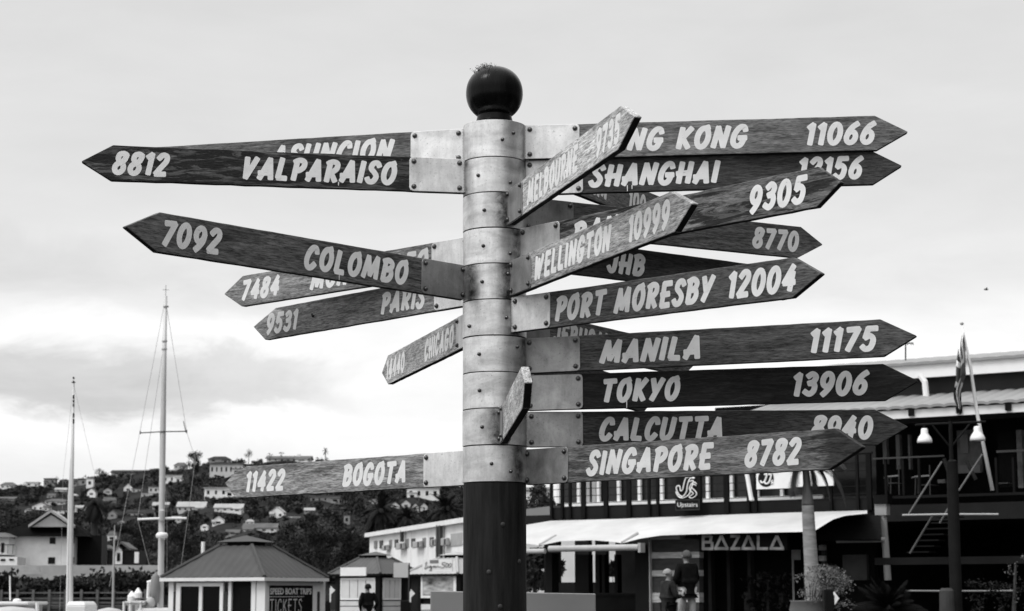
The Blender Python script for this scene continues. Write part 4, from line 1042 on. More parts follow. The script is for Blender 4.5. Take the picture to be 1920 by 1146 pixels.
for px in (703.5, 714, 732, 742.5, 763, 774, 795, 808.5):
    f = (px-693)/175; yt = 1016-11*f-1; mb = MB(); pbox(mb, M, px-2.6-f, px+2.6+f, yt, yt+14+4*f, -.06, .05); w = mb.build('window', WIN if px in (714, 742.5, 774, 808.5) else MGREY, lw, world=False)
for px0, px1, yt, yb in ((714, 726, 1022, 1032), (740, 756, 1018, 1030), (771, 788, 1015, 1027), (805, 816, 1011, 1024), (824, 838, 1009, 1023)):
    mb = MB(); pbox(mb, M, px0+2, px1-2, yt, yb, -.32, -.1); ac = mb.build('air_conditioner', LGREY, lw, world=False); bevel(ac, .03)
    mb = MB(); pbox(mb, M, px1-6, px1-3, yt+1.5, yb-2, -.34, -.321); mb.build('fan_grille', DGREY, ac, world=False)
mb = MB(); pbox(mb, M, 845, 866, 1000, 1023, -.05, .05); mb.build('window', LGREY, lw, world=False)
for r in ((817, 820, 985, 1050), (822, 824.5, 985, 1050), (750, 752, 995, 1016)):
    mb = MB(); pbox(mb, M, *r, -.3, -.12); mb.build('downpipe', DGREY, lw, world=False)
mb = MB(); pbox(mb, M, 771, 778, 1064, 1073, -.05, .05); mb.build('window', MGREY, lw, world=False)

# ------------------------------------------------------------------ grey panel behind the trunk
M = fr(W(962, 1110, 8.3), (1, .01)); gp_ = thing('grey_panel', 'plain grey information panel standing behind the signpost trunk', 'panel', mat=Matrix.Translation((M.translation.x, 8.3, 0)))
mb = MB(); a, b_ = W(807, 1108, 8.3), W(1117, 1113, 8.3); mb.hexa([(a.x, 8.3, .75), (b_.x, 8.3, .75), (b_.x, 8.34, .75), (a.x, 8.34, .75), (a.x, 8.3, a.z), (b_.x, 8.3, b_.z), (b_.x, 8.34, b_.z), (a.x, 8.34, a.z)])
o = mb.build('board', mat('panel_grey', .27, .6, 0, .05, 3), gp_); bevel(o, .004)
for x in (a.x+.1, b_.x-.14):
    mb = MB(); mb.box((x, 8.341, 0), (x+.04, 8.38, 1.5)); mb.build('leg', DGREY, gp_)

# ------------------------------------------------------------------ boats
MAST = mat('mast_paint', .50, .45, .1, .12, 3, 0, (1, 1, .4)); HULLW = mat('hull_white', .72, .35, 0, .06, 1)
def hull(mb, cx, cy, L, Bm, z0, z1, mi=0):
    n = 14; o = len(mb.v)
    for k in range(n+1):
        u = k/n; w = Bm/2*(math.sin(math.pi*min(1, .18+u*.82))**.6 if u < 1 else .02); x = cx-L/2+L*u
        sh = z1 + .25*(u-.4)**2
        for q in ((-w, sh), (-w*.75, (z0+sh)/2-.1), (0, z0), (w*.75, (z0+sh)/2-.1), (w, sh)): mb.v.append((x, cy+q[0], q[1]))
    for k in range(n):
        for j in range(4): mb.f.append([o+k*5+j, o+(k+1)*5+j, o+(k+1)*5+j+1, o+k*5+j+1]); mb.m.append(mi)
        mb.f.append([o+k*5, o+k*5+4, o+(k+1)*5+4, o+(k+1)*5]); mb.m.append(mi)
    mb.f.append([o, o+1, o+2, o+3, o+4]); mb.m.append(mi)
YS = 60; s = YS/F_PX
tp, bt = W(310.5, 555, YS), W(300.5, 1146, YS)
sb = thing('sailboat', 'white sailboat with tall bare mast, two spreaders and radar dome', 'sailboat', (bt.x, YS, -1.6))
mb = MB(); hull(mb, bt.x+.4, YS, 9.5, 3.0, -2.0, .3); mb.build('hull', HULLW, sb)
mb = MB(); p = W(272, 1135, YS); mb.box((p.x-.1, YS-1, .3), (bt.x+.9, YS+1, W(280, 1140, YS).z)); q0 = W(242, 1127, YS); q1 = W(285, 1120, YS)
mb.box((q0.x, YS-1, q0.z-.12), (q1.x, YS+1, q0.z)); o = mb.build('cabin', HULLW, sb); bevel(o, .06, 2)
mb = MB()
for px in (244, 256, 275): q = W(px, 1128, YS); mb.tube([(q.x, YS-.95, .3), (q.x, YS-.95, q.z)], .04, 6)
for a_, b2 in (((277, 1122), (279, 1092)), ((287, 1122), (284, 1092)), ((276, 1092), (288, 1089))): mb.tube([W(*a_, YS), W(*b2, YS)], .05, 6)
mb.build('stern_frame', HULLW, sb)
for (x, y) in ((268, 1138), (282, 1130), (277, 1142)):
    mb = MB(); c = W(x, y, YS-.5); mb.lathe([(.02, -.18), (.13, -.12), (.15, 0), (.12, .12), (.02, .18)], c, 10); mb.build('fender', LGREY, sb, smooth=True)
mb = MB(); c = W(291, 1105, YS-.3); mb.lathe([(.02, -.5), (.13, -.4), (.17, 0), (.13, .4), (.02, .5)], c, 10); mb.build('rolled_sail', MGREY, sb, smooth=True)
mb = MB(); mid = W(307, 720, YS); mb.tube([(bt.x, YS, -1.2), bt, W(305.5, 810, YS), mid, tp], [.10, .10, .095, .08, .055], 12)
ms = mb.build('mast', MAST, sb, smooth=True)
for (xa, ya, xb, yb, r_, m_) in ((258, 974, 350, 972, .035, HULLW), (262, 812, 350, 809, .018, DGREY)):
    mb = MB(); mb.tube([W(xa, ya, YS), W((xa+xb)/2, (ya+yb)/2-1, YS-.1), W(xb, yb, YS)], r_, 8)
    if r_ < .03: mb.tube([W(344, 790, YS), W(349, 812, YS)], .014, 6); mb.tube([W(263, 808, YS), W(263, 814, YS)], .02, 6); mb.tube([W(350, 806, YS), W(350, 812, YS)], .02, 6)
    mb.build('spreader', m_, ms)
mb = MB(); c = W(303.5, 1004, YS-.25); mb.lathe([(.06, -.09), (.17, -.08), (.19, -.03), (.19, .03), (.15, .08), (.02, .10)], c, 16); mb.box((c.x-.05, c.y, c.z-.13), (c.x+.05, c.y+.3, c.z-.09)); mb.build('radar_dome', HULLW, ms, smooth=True)
mb = MB(); c = W(304, 967, YS-.12); mb.lathe([(.03, -.2), (.09, -.15), (.09, .15), (.03, .2)], c, 10)
for (x, y) in ((308.5, 640), (308, 655), (311, 575)): c = W(x, y, YS); mb.lathe([(.02, -.03), (.09, -.02), (.09, .02), (.02, .03)], c, 8)
mb.tube([tp, tp+Vector((0, 0, .35))], .012, 5); mb.tube([tp+Vector((-.1, 0, .2)), tp+Vector((.1, 0, .2))], .01, 5); mb.build('mast_fitting', LGREY, ms)
mb = MB()
for pts in (((310, 560), (262, 812), (205, 1100)), ((310, 560), (350, 810), (366, 860), (352, 973), (338, 1070)), ((308, 640), (258, 974), (280, 1060)), ((305, 800), (298, 973), (296, 1100)), ((306, 800), (313, 973), (313, 1085))):
    for a_, b2 in zip(pts, pts[1:]): mb.tube([W(*a_, YS+.1), W(*b2, YS+.1)], .0065, 4)
mb.build('rigging', LGREY, sb)
YS = 72; tp, bt = W(138, 716, YS), W(129.5, 1146, YS)
s2_ = thing('yacht', 'yacht with white twin-tube mast and blue-black mast markings at left', 'sailboat', (bt.x, YS, -1.6)); s2_['label'] = 'yacht with white mast and dark mast-top markings, at the left'
mb = MB(); hull(mb, bt.x, YS, 8, 2.7, -2.0, .2); mb.build('hull', HULLW, s2_)
mb = MB(); q0, q1 = W(126, 1146, YS-.8), W(163, 1128, YS-.8); mb.box((q0.x, YS-1, .2), (q1.x, YS+1, q1.z-.15)); mb.hexa([(q0.x, YS-1, q1.z-.15), (q1.x, YS-1, q1.z-.15), (q1.x, YS+1, q1.z-.15), (q0.x, YS+1, q1.z-.15), (q0.x+.06, YS-.9, q1.z), (q1.x-.1, YS-.9, q1.z), (q1.x-.1, YS+.9, q1.z), (q0.x+.06, YS+.9, q1.z)]); o = mb.build('cabin', HULLW, s2_); bevel(o, .03)
mb = MB(); mb.tube([(bt.x, YS, -1), bt+Vector((.06, 0, 0)), W(134.5, 930, YS), tp], [.085, .085, .075, .04], 12); ms = mb.build('mast', MAST, s2_, smooth=True)
mb = MB(); mb.tube([W(125.5, 1146, YS+.2), W(129.5, 930, YS+.2), W(132.5, 860, YS+.2)], [.045, .04, .02], 8); mb.build('furled_sail', HULLW, s2_)
mb = MB()
for (y0, y1) in ((707, 711), (714, 719), (741, 748), (750, 755), (757, 763), (775, 783), (786, 794)): mb.tube([W(138, y0, YS-.1), W(138, y1, YS-.1)], .035, 6)
mb.tube([W(134, 717, YS-.1), W(142, 717, YS-.1)], .015, 6); mb.build('mast_marking', BLACK, ms)
mb = MB()
for a_, b2 in (((138, 720), (175, 880)), ((138, 720), (118, 900)), ((175, 880), (186, 890)), ((118, 900), (112, 1146))): mb.tube([W(*a_, YS+.1), W(*b2, YS+.1)], .005, 4)
mb.build('rigging', LGREY, s2_)
YS = 52; q0 = W(-20, 1146, YS); q1 = W(74, 1128, YS)
cr_ = thing('cabin_cruiser', 'white cabin cruiser with flat roof at the lower left corner', 'motorboat', (W(20, 1146, YS).x, YS, -1.6))
mb = MB(); hull(mb, W(20, 1146, YS).x, YS, 7, 2.6, -2.0, .35); mb.build('hull', HULLW, cr_)
mb = MB(); mb.box((q0.x, YS-1.1, q1.z-.09), (q1.x, YS+1.1, q1.z)); o = mb.build('roof', HULLW, cr_); bevel(o, .04, 2)
mb = MB(); mb.box((q0.x, YS-.95, .35), (q1.x-.15, YS+.95, q1.z-.092)); mb.build('cabin', LGREY, cr_)
mb = MB(); c = W(20, 1140, YS-1.3); mb.lathe([(.9, -.5), (.85, -.1), (.6, .08), (.05, .14)], (c.x, c.y, c.z-.1), 20); mb.build('canvas_cover', mat('grey_canvas', .42, .8, 0, .1, 3), cr_, smooth=True)
mb = MB(); c = W(32, 1126, YS); mb.lathe([(.12, -.05), (.11, .02), (.05, .05)], c, 12); mb.tube([W(19, 1126, YS), W(18.5, 1080, YS)], .02, 6); mb.box((c.x-.2, c.y, c.z-.07), (c.x+.2, c.y+.2, c.z-.05)); mb.build('roof_fitting', HULLW, cr_)
mb = MB(); mb.tube([W(70, 1130, YS-1.05), W(70, 1150, YS-1.05), (W(70, 1150, YS).x, YS-1.05, .35)], .05, 6); mb.build('roof_post', HULLW, cr_)
c = W(205, 1146, 66); db = thing('dinghy_cover', 'small pale boat cover just showing above the bottom edge', 'boat', (c.x, 66, -1.6))
mb = MB(); mb.lathe([(.62, -.7), (.58, -.08), (.35, .06), (.05, .12)], (c.x, c.y, c.z), 20); mb.build('cover', LGREY, db, smooth=True)
mb = MB(); hull(mb, c.x, 66, 4, 1.6, -1.9, .5); mb.build('hull', HULLW, db)
c = W(213, 1050, 80); mb = MB(); mb.tube([(W(211, 1146, 80).x, 80, -1.6), W(211.5, 1138, 80), W(213.5, 1040, 80), W(215, 985, 80)], [.05, .05, .045, .02], 8); o = mb.build('slim_mast', LGREY); tag(o, 'slim grey mast between the yacht and the tall-masted sailboat', 'mast'); rebase(o, (W(211, 1146, 80).x, 80, -1.6))
for px, py, lab in ((247, 1108, 'left of two mooring piles with white pointed caps'), (259, 1102, 'right and taller of two mooring piles with white pointed caps')):
    c = W(px, py, 78); t6 = thing('mooring_pile', lab, 'mooring pile', (c.x, 78, -1.6), group='mooring piles with white caps')
    mb = MB(); mb.lathe([(.14, -1.6-c.z), (.14, -.42)], c, 12); mb.build('pile', MGREY, t6, smooth=True)
    mb = MB(); mb.lathe([(.17, -.42), (.17, -.22), (.02, 0)], c, 14); mb.build('cap', WHITE, t6)
# gull
c = W(1849, 543, 90); mb = MB(); mb.lathe([(.01, -.16), (.05, -.08), (.06, 0), (.04, .1), (.01, .16)], (0, 0, 0), 8)
mb.v = [(z, y, x) for x, y, z in mb.v]
for sg in (-1, 1): mb.add([(-.05, 0, .02), (.07, 0, .02), (.02, sg*.28, .10), (-.04, sg*.28, .10), (-.06, sg*.5, .04)], [(0, 1, 2, 3), (3, 2, 4)])
mb.v = [tuple(c+Vector(p)*.75) for p in mb.v]; o = mb.build('bird', DGREY); tag(o, 'tiny dark bird flying in the empty sky at right', 'bird'); rebase(o, c)

# ------------------------------------------------------------------ restaurant building on the right
FA = R_(33); tx, ty = math.cos(FA), -math.sin(FA)
O_ = W(1300, 1000, 45); MF = fr(Vector((O_.x, O_.y, 0)), (tx, ty))      # local: x along the facade, -y towards the viewer
def uz(px, py, off=0): return on_frame(MF, px, py, off)
RB = thing('restaurant_building', 'dark two-storey waterfront building with balcony, white shade canopy and metal roofs', 'building', mat=MF)
def part(nm, m, rects, parent=None, bev=0):
    """rects: (px0, px1, py0, py1, y_front, y_back) in the facade frame"""
    mb = MB()
    for r in rects: pbox(mb, MF, *r)
    mb.v = [tuple(MF @ Vector(p)) for p in mb.v]
    o = mb.build(nm, m, parent or RB)
    if bev: bevel(o, bev)
    return o
def lbox(nm, m, boxes, parent=None):
    mb = MB()
    for a, b_ in boxes: mb.box(a, b_)
    mb.v = [tuple(MF @ Vector(p)) for p in mb.v]
    return mb.build(nm, m, parent or RB)
uL = uz(1036, 950)[0]; uR = uz(2050, 900)[0]
zF = uz(1300, 958, -1.5)[1]          # upper floor level
zE = uz(1640, 766, -2.0)[1]          # lower eave
zR = uz(1700, 674, 3.5)[1]
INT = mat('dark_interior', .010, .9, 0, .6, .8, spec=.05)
# storeys: floors, end walls and back wall with openings
lbox('floor_slab', mat('slab_dark', .018, .8, 0, .3, 1, spec=.1), [((uL, -1.5, zF-.35), (uR, 9, zF))])
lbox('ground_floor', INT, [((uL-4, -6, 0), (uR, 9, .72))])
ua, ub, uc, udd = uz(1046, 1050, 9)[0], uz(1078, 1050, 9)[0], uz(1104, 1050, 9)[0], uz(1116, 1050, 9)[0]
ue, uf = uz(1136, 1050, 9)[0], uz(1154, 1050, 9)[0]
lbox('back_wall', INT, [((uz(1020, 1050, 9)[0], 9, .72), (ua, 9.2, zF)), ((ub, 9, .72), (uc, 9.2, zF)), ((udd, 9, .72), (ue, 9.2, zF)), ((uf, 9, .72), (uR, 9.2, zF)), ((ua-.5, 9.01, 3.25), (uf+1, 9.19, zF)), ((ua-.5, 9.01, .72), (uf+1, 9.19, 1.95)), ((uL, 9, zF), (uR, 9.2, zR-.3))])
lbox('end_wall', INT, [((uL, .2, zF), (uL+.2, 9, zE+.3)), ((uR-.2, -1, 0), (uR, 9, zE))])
# upper window band
sill = uz(1200, 939, 0)[1]
lbox('upper_wall', mat('upper_wall', .05, .7, 0, .3, 1, spec=.15), [((uL, 0, zF), (uz(1640, 940)[0], .2, sill-.05))])
lbox('window_sill', OFFW, [((uL+.4, -.08, sill-.09), (uz(1545, 930)[0], .0, sill))])
lbox('glazing', mat('upper_glass', .02, .15, 0, .4, .8, spec=.25), [((uL+.2, .1, sill), (uz(1640, 900)[0], .13, zE-.3))])
for px in (1047, 1085, 1122, 1160, 1199, 1241, 1285, 1327, 1372, 1420, 1466, 1512):
    x = uz(px, 920)[0]; lbox('mullion', OFFW, [((x-.035, -.03, sill), (x+.04, .05, zE-.3))])
for px in (1100, 1112): 
    x = uz(px, 925)[0]; lbox('curtain', LGREY, [((x-.06, .05, sill+.01), (x+.05, .095, sill+1.1))])
# balcony front: dark fascia, posts and wires
part('balcony_fascia', mat('fascia_dark', .012, .7, 0, .3, .7, spec=.12), [(1036, 1640, 943, 976, -1.6, -1.5)])
for px in (1036, 1056, 1071, 1096, 1138, 1181, 1219, 1235, 1362, 1366, 1405, 1419, 1560, 1610, 1632):
    x = uz(px, 930, -1.6)[0]; w = .055 if px in (1096, 1138, 1181, 1632) else .03
    lbox('baluster', BLACK, [((x-w, -1.68, zF-.1), (x+w, -1.61, zF+1.12))])
mb = MB()
for k in range(5):
    z = zF+.25+k*.17; mb.tube([tuple(MF @ Vector((uL, -1.66, z))), tuple(MF @ Vector((uz(1640, 930, -1.6)[0], -1.66, z)))], .009, 5)
mb.tube([tuple(MF @ Vector((uL, -1.66, zF+1.13))), tuple(MF @ Vector((uz(1640, 930, -1.6)[0], -1.66, zF+1.13)))], .03, 6)
mb.build('railing_wire', BLACK, RB)
# roofs
def roof_sheet(nm, m, u0, u1, y0, z0, y1, z1, th=.06, corr=.18, amp=.03):
    mb = MB(); n = int((u1-u0)/corr)*4
    for k in range(n+1):
        u = u0+(u1-u0)*k/n; a = amp*(0, .8, 1, .8)[k % 4]
        for (y, z) in ((y0, z0), (y1, z1)): mb.v.append(tuple(MF @ Vector((u, y, z+a)))); mb.v.append(tuple(MF @ Vector((u, y, z+a-th))))
    for k in range(n):
        i = 4*k; j = i+4
        mb.f += [[i, j, j+2, i+2], [i+1, i+3, j+3, j+1], [i, i+1, j+1, j]]; mb.m += [0, 0, 0]
    return mb.build(nm, m, RB)
ROOFM = mat('roof_sheet', .26, .6, 0, .12, .6, spec=.2)
zT = uz(1800, 735, -.2)[1]; u0 = uz(1372, 770, -2)[0]
roof_sheet('lower_roof', ROOFM, u0, uR, -2.0, zE, .0, zT, corr=.30, amp=.03)
lbox('eave_fascia', WHITE, [((u0, -1.93, zE-.24), (uR, -1.88, zE-.065))])
for k in range(14):
    u = u0+1+k*1.05; lbox('rafter_end', BLACK, [((u, -1.99, zE-.20), (u+.12, -1.931, zE-.06))])
lbox('clerestory', mat('clerestory', .035, .5, 0, .3, .5, spec=.2), [((uz(1440, 720, .3)[0], .1, zT-.6), (uR, .4, uz(1800, 700, .3)[1]))])
zG = uz(1800, 704, -.3)[1]
lbox('upper_gutter', WHITE, [((uz(1440, 700, -.3)[0], -.35, zG), (uR, -.25, zG+.30))])
roof_sheet('upper_roof', ROOFM, uz(1440, 700, -.3)[0], uR, -.42, zG+.34, 3.5, zR, corr=.35, amp=.012)
mb = MB(); x = uz(1733, 720, -.4)[0]; mb.tube([tuple(MF @ Vector(p)) for p in ((x-.1, -.36, zG+.05), (x, -.36, zG-.1), (x+.02, -.36, zG-.42), (x+.02, -.2, zG-.5))], .07, 8); mb.build('downpipe', WHITE, RB)
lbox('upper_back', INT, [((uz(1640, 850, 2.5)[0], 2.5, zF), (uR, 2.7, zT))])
part('pale_window', mat('board_pale', .13, .7, 0, .5, 3), [(1795, 1840, 806, 886, .8, .9)]); part('notice', MGREY, [(1797, 1838, 872, 887, .75, .79)]); part('notice', MGREY, [(1800, 1815, 815, 850, .75, .79)])  # window panel in a plain pale grey
part('upper_door', INT, [(1872, 1905, 810, 914, .2, .3)]); part('brick_pier', mat('pier_blocks', .16, .8, 0, .5, 6), [(1907, 1917, 806, 915, .1, .3)])
for r in ((1655, 1662, 815, 870, .3, .45), (1680, 1687, 815, 880, .3, .45), (1703, 1706, 815, 880, .3, .45)): part('mullion', MGREY, [r])
# right-hand balcony: rails, posts, diagonals
part('balcony_rail', DGREY, [(1636, 1770, 856, 859, -2.2, -2.15)]); part('balcony_rail', DGREY, [(1868, 1960, 843, 847, -2.2, -2.15)])
part('balcony_beam', mat('beam_dark', .009, .7, 0, .3, 1, spec=.1), [(1660, 1960, 926, 931, -2.2, -2.1), (1640, 1960, 1044, 1058, -3.0, -2.8)])
for px in (1660, 1693, 1723, 1868, 1900): part('baluster', BLACK, [(px-2, px+2, 858, 928, -2.18, -2.12)])
def rod(nm, pts, r, m, off=-2.6, parent=None):
    mb = MB(); q = []
    for x, y in pts: a, z = uz(x, y, off); q.append(tuple(MF @ Vector((a, off, z))))
    mb.tube(q, r, 8); return mb.build(nm, m, parent or RB)
RODM = mat('pale_rod', .15, .5, 0, .2, 3)
rod('handrail', [(1692, 966), (1780, 964.5), (1872, 964.5)], .02, mat('pale_rail', .34, .5, 0, .1, 3), -3.4)
rod('handrail', [(1698, 1108), (1790, 1108.5), (1900, 1108)], .018, mat('grey_rail', .16, .5, 0, .15, 3), -3.4)
for pts in ([(1704, 964), (1766, 866)], [(1798, 920), (1842, 852)], [(1762, 981), (1780, 950)]): rod('stay_rod', pts, .02, RODM, -3.3)
rod('stay_rod', [(1706, 1038), (1748, 968)], .022, mat('dim_rod', .08, .6, 0, .2, 3), -3.0)
for pts in ([(1770, 860), (1792, 926)], [(1812, 864), (1830, 900)]): rod('stay_rod', pts, .04, DARK, -2.9)
part('white_post', mat('post_white', .28, .6, 0, .15, 2), [(1640, 1662, 945, 966, -2.4, -2.2)]); rod('white_post', [(1655, 966), (1658, 1005)], .085, MC['post_white'], -2.3); rod('white_post', [(1659, 1005), (1665, 1088)], .075, MC['post_white'], -2.3)
part('post_cap', BLACK, [(1638, 1664, 928, 944, -2.45, -2.2)])
for k in range(7): part('stair_tread', mat('tread_dark', .010, .8, 0, .3, 3, spec=.08), [(1700+k*9, 1742+k*9, 1034-k*11, 1036.5-k*11, -2.6, -2.2)])
for px, py in ((1672, 905), (1735, 908), (1880, 905)): part('table_top', mat('table_dim', .06, .6, 0, .3, 3), [(px-10, px+10, py, py+2, -.8, -.3)])
part('shelf_glint', mat('bar_glint', .10, .4, 0, .8, 9), [(1758, 1772, 899, 906, -.5, -.3), (1690, 1712, 918, 924, -.5, -.3)][:1])
# ground floor: columns, striped boarding, doors
for r in ((1023, 1035, 1037, 1146, -2.5, -2.2), (1191, 1216, 1022, 1146, -2.5, -2.1)): part('column', mat('column_dark', .020, .7, 0, .3, 1, spec=.12), [r])
for r in ((1078, 1104, 1040, 1146, -.4, -.2), (1116, 1124, 1040, 1112, -.4, -.2), (1128, 1134, 1040, 1112, -.4, -.2), (1152, 1158, 1040, 1112, -.4, -.2)): part('window_post', DARK, [r])
part('dado', DARK, [(990, 1195, 1113, 1117, -.5, -.3), (1117, 1195, 1117, 1150, -.45, -.2)])
PLK = mat('pale_plank', .46, .8, 0, .45, 3, .2, (1, 1, 5)); PLD = mat('brown_plank', .035, .8, 0, .5, 3, .2, (1, 1, 5))
ys = [1012, 1035, 1047, 1069, 1081, 1111, 1130, 1150, 1172]
for k in range(len(ys)-1): part('wall_plank', PLK if k % 2 else PLD, [(1219, 1311, ys[k]+.4, ys[k+1]-.4, -3.2-.01*(k % 2), -3.0)])
part('wall_board', LGREY, [(1219, 1275, 1000, 1011.5, -3.25, -3.0)])
part('corner_trim', LGREY, [(1217, 1218.7, 1013, 1170, -3.3, -3.0)])
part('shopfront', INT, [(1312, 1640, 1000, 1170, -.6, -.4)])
for px in (1331, 1366, 1405): part('door_post', mat('door_post', .045, .5, 0, .3, 2, spec=.2), [(px-3, px+3, 1033, 1170, -.8, -.6)])
for r in ((1395, 1403, 1110, 1146, -.75, -.61), (1460, 1468, 1110, 1130, -.75, -.61), (1580, 1625, 1040, 1088, -.75, -.61), (1540, 1546, 1020, 1060, -.9, -.75)): part('dim_panel', mat('dim_panel', .045, .6, 0, .5, 2), [r])
for y in (1022, 1042): part('wall_plank', PLK, [(1535, 1546, y, y+10, -1.0, -.9)])
random.seed(4)
tree(1047, 1120, 66, 20, 'small tree glimpsed through the left restaurant window', Yd=75, kind='open', m=LEAFD, dens=.9)
tree(1002, 1125, 92, 44, 'dark tree glimpsed between the post and the restaurant column', Yd=72, m=LEAFD, dens=2.2)
tree(1148, 1120, 60, 20, 'slim tree glimpsed through the right restaurant window', Yd=75, kind='open', m=LEAFD, dens=.9)
mb = MB(); a_, b_ = W(1040, 1095, 70), W(1165, 1095, 70)
for k in range(34):
    x = a_.x+(b_.x-a_.x)*k/33; mb.box((x, 70, 0), (x+.05, 70.04, a_.z+.25))
mb.box((a_.x, 70.041, a_.z), (b_.x, 70.07, a_.z+.06)); mb.box((a_.x, 70.041, .5), (b_.x, 70.07, .56)); o = mb.build('picket_fence', WHITE); tag(o, 'white picket fence glimpsed through the restaurant windows', 'fence'); rebase(o, (a_.x, 70, 0))
# rolled awnings
def roll(px0, px1, py, r_px, off):
    a, z = uz(px0, py, off); b_, z2 = uz(px1, py, off); r_ = r_px/78
    mb = MB(); mb.tube([tuple(MF @ Vector((a, off, (z+z2)/2))), tuple(MF @ Vector((b_, off, (z+z2)/2)))], r_, 14)
    return mb.build('rolled_awning', mat('rolled_cloth', .40, .8, 0, .15, 3), RB)
roll(985, 1022, 1034, 4.6, -4.0); roll(1030, 1198, 1028, 5.5, -4.0); roll(1569, 1660, 1013, 4.2, -2.75)
part('awning_end', LGREY, [(1196, 1201, 1018, 1036, -4.1, -3.9)])
# white shade canopy: fabric between wall line and scalloped outer edge
CAN = mat('shade_cloth', .49, .85, 0, .16, .9, 0, (1, 1, .35))
tops = [(940, 992), (1033, 976.5), (1160, 973), (1300, 967.5), (1450, 962), (1560, 959), (1626, 957)]
bots = [(940, 1030), (985, 1019), (1012, 1023), (1050, 1015), (1110, 1013), (1150, 1016), (1166, 1019), (1200, 1010), (1240, 1004), (1330, 1001), (1450, 998.5), (1525, 997), (1544, 985), (1562, 974), (1585, 967), (1626, 963)]
mb = MB(); n = 110; m_ = 10
for k in range(n+1):
    px = 940+(1626-940)*k/n; yt, yb = lerp_tab(tops, px), lerp_tab(bots, px)
    for j in range(m_+1):
        q = j/m_; off = -1.72-2.1*q; pyy = yt+(yb-yt)*q
        sag = 2.6*math.sin(math.pi*q)*math.sin(px*.021+1.2*q)+1.3*math.sin(px*.09+q*6)*math.sin(math.pi*q)*(1 if 1290 < px < 1480 or px < 1120 else .3)
        a, z = uz(px, pyy+sag, off); mb.v.append(tuple(MF @ Vector((a, off, z))))
for k in range(n):
    for j in range(m_):
        i = k*(m_+1)+j; mb.f.append([i, i+m_+1, i+m_+2, i+1]); mb.m.append(0)
cn = mb.build('canopy', CAN, RB, smooth=True)
for px, py in ((1012, 1022), (1166, 1018)):
    mb = MB(); a, z = uz(px, py, -3.8); mb.tube([tuple(MF @ Vector((a, -3.8, z))), tuple(MF @ Vector((a+.12, -3.3, z+.22)))], .035, 6); mb.build('canopy_bracket', LGREY, cn)
# black curved awning
mb = MB(); prof = [(0, 965), (.25, 968), (.5, 976), (.75, 988), (1, 1008)]
xs_ = [(1575, 1652, 966), (1565, 1652, 968), (1552, 1652, 978), (1541, 1652, 992), (1533, 1652, 1012)]
for j, (xa, xb, yy) in enumerate(xs_):
    off = -2.2-1.0*j/4
    for px in (xa, xb): a, z = uz(px, yy, off); mb.v.append(tuple(MF @ Vector((a, off, z))))
    for px in (xa, xb): a, z = uz(px, yy+2, off+.04); mb.v.append(tuple(MF @ Vector((a, off+.04, z))))
for j in range(4):
    i = 4*j; mb.f += [[i, i+1, i+5, i+4], [i+2, i+6, i+7, i+3], [i, i+4, i+6, i+2], [i+1, i+3, i+7, i+5]]; mb.m += [0]*4
mb.build('curved_awning', mat('black_awning', .006, .8, 0, .3, 2, spec=.08), RB)
# aerial and roof stub
c = uz(1698, 674, 3.0); P_ = lambda px, py, off: MF @ Vector((uz(px, py, off)[0], off, uz(px, py, off)[1]))
mb = MB(); mb.tube([P_(1698, 680, 2), P_(1698, 642, 2)], .018, 6); mb.tube([P_(1688, 645, 2), P_(1713, 643.5, 2)], .014, 5)
for px in (1692, 1700, 1707, 1711): mb.tube([P_(px-2, 642, 1.9), P_(px+2, 647, 2.1)], .01, 4)
o = mb.build('tv_aerial', DGREY); tag(o, 'thin television aerial on the ridge of the metal roof', 'aerial'); rebase(o, P_(1698, 680, 2))
# BAZALA lettering
t6 = thing('bazala_sign', 'BAZALA lettering in patchy wood over the dark doorway', 'sign', mat=MF.copy())
PATCH = mat('patchwork_letter', .45, .6, 0, .75, 4)
part_sign = MB(); pbox(part_sign, MF, 1312, 1476, 1000, 1032, -3.3, -3.2); part_sign.build('board', mat('sign_black', .008, .7, 0, .3, 1, spec=.1), t6, world=False)
def lett(strokes, x0, x1, wpx=2.6):
    mb = MB(); yb, yt = 1030.5, 1004
    for k, st in enumerate(strokes):
        pts = [(x0+(x1-x0)*u, yb+(yt-yb)*v) for u, v in st]; off = -3.303-.0015*k
        stroke_strip(mb, pts, wpx, lambda a, b_, off=off: (uz(a, b_, off)[0], off, uz(a, b_, off)[1]), square=True)
    mb.f = [f[::-1] for f in mb.f]
    mb.build('letter', PATCH, t6, world=False)
TRI = [[(.08, .06), (.5, .98)], [(.5, .98), (.92, .06)], [(0, .07), (1, .07)]]
lett([[(.12, 0), (.12, 1)], [(.0, .95), (.85, .95)], [(.85, .98), (.75, .55)], [(.1, .52), (.9, .52)], [(.9, .55), (.92, .03)], [(0, .06), (1, .06)]], 1316, 1337)
lett(TRI, 1339, 1366); lett([[(0, .94), (1, .94)], [(.85, .94), (.2, .06)], [(0, .06), (1, .06)]], 1369, 1388)
lett(TRI, 1390, 1416); lett([[(.12, 0), (.12, 1)], [(0, .07), (1, .07)]], 1419, 1440); lett(TRI, 1443, 1470)
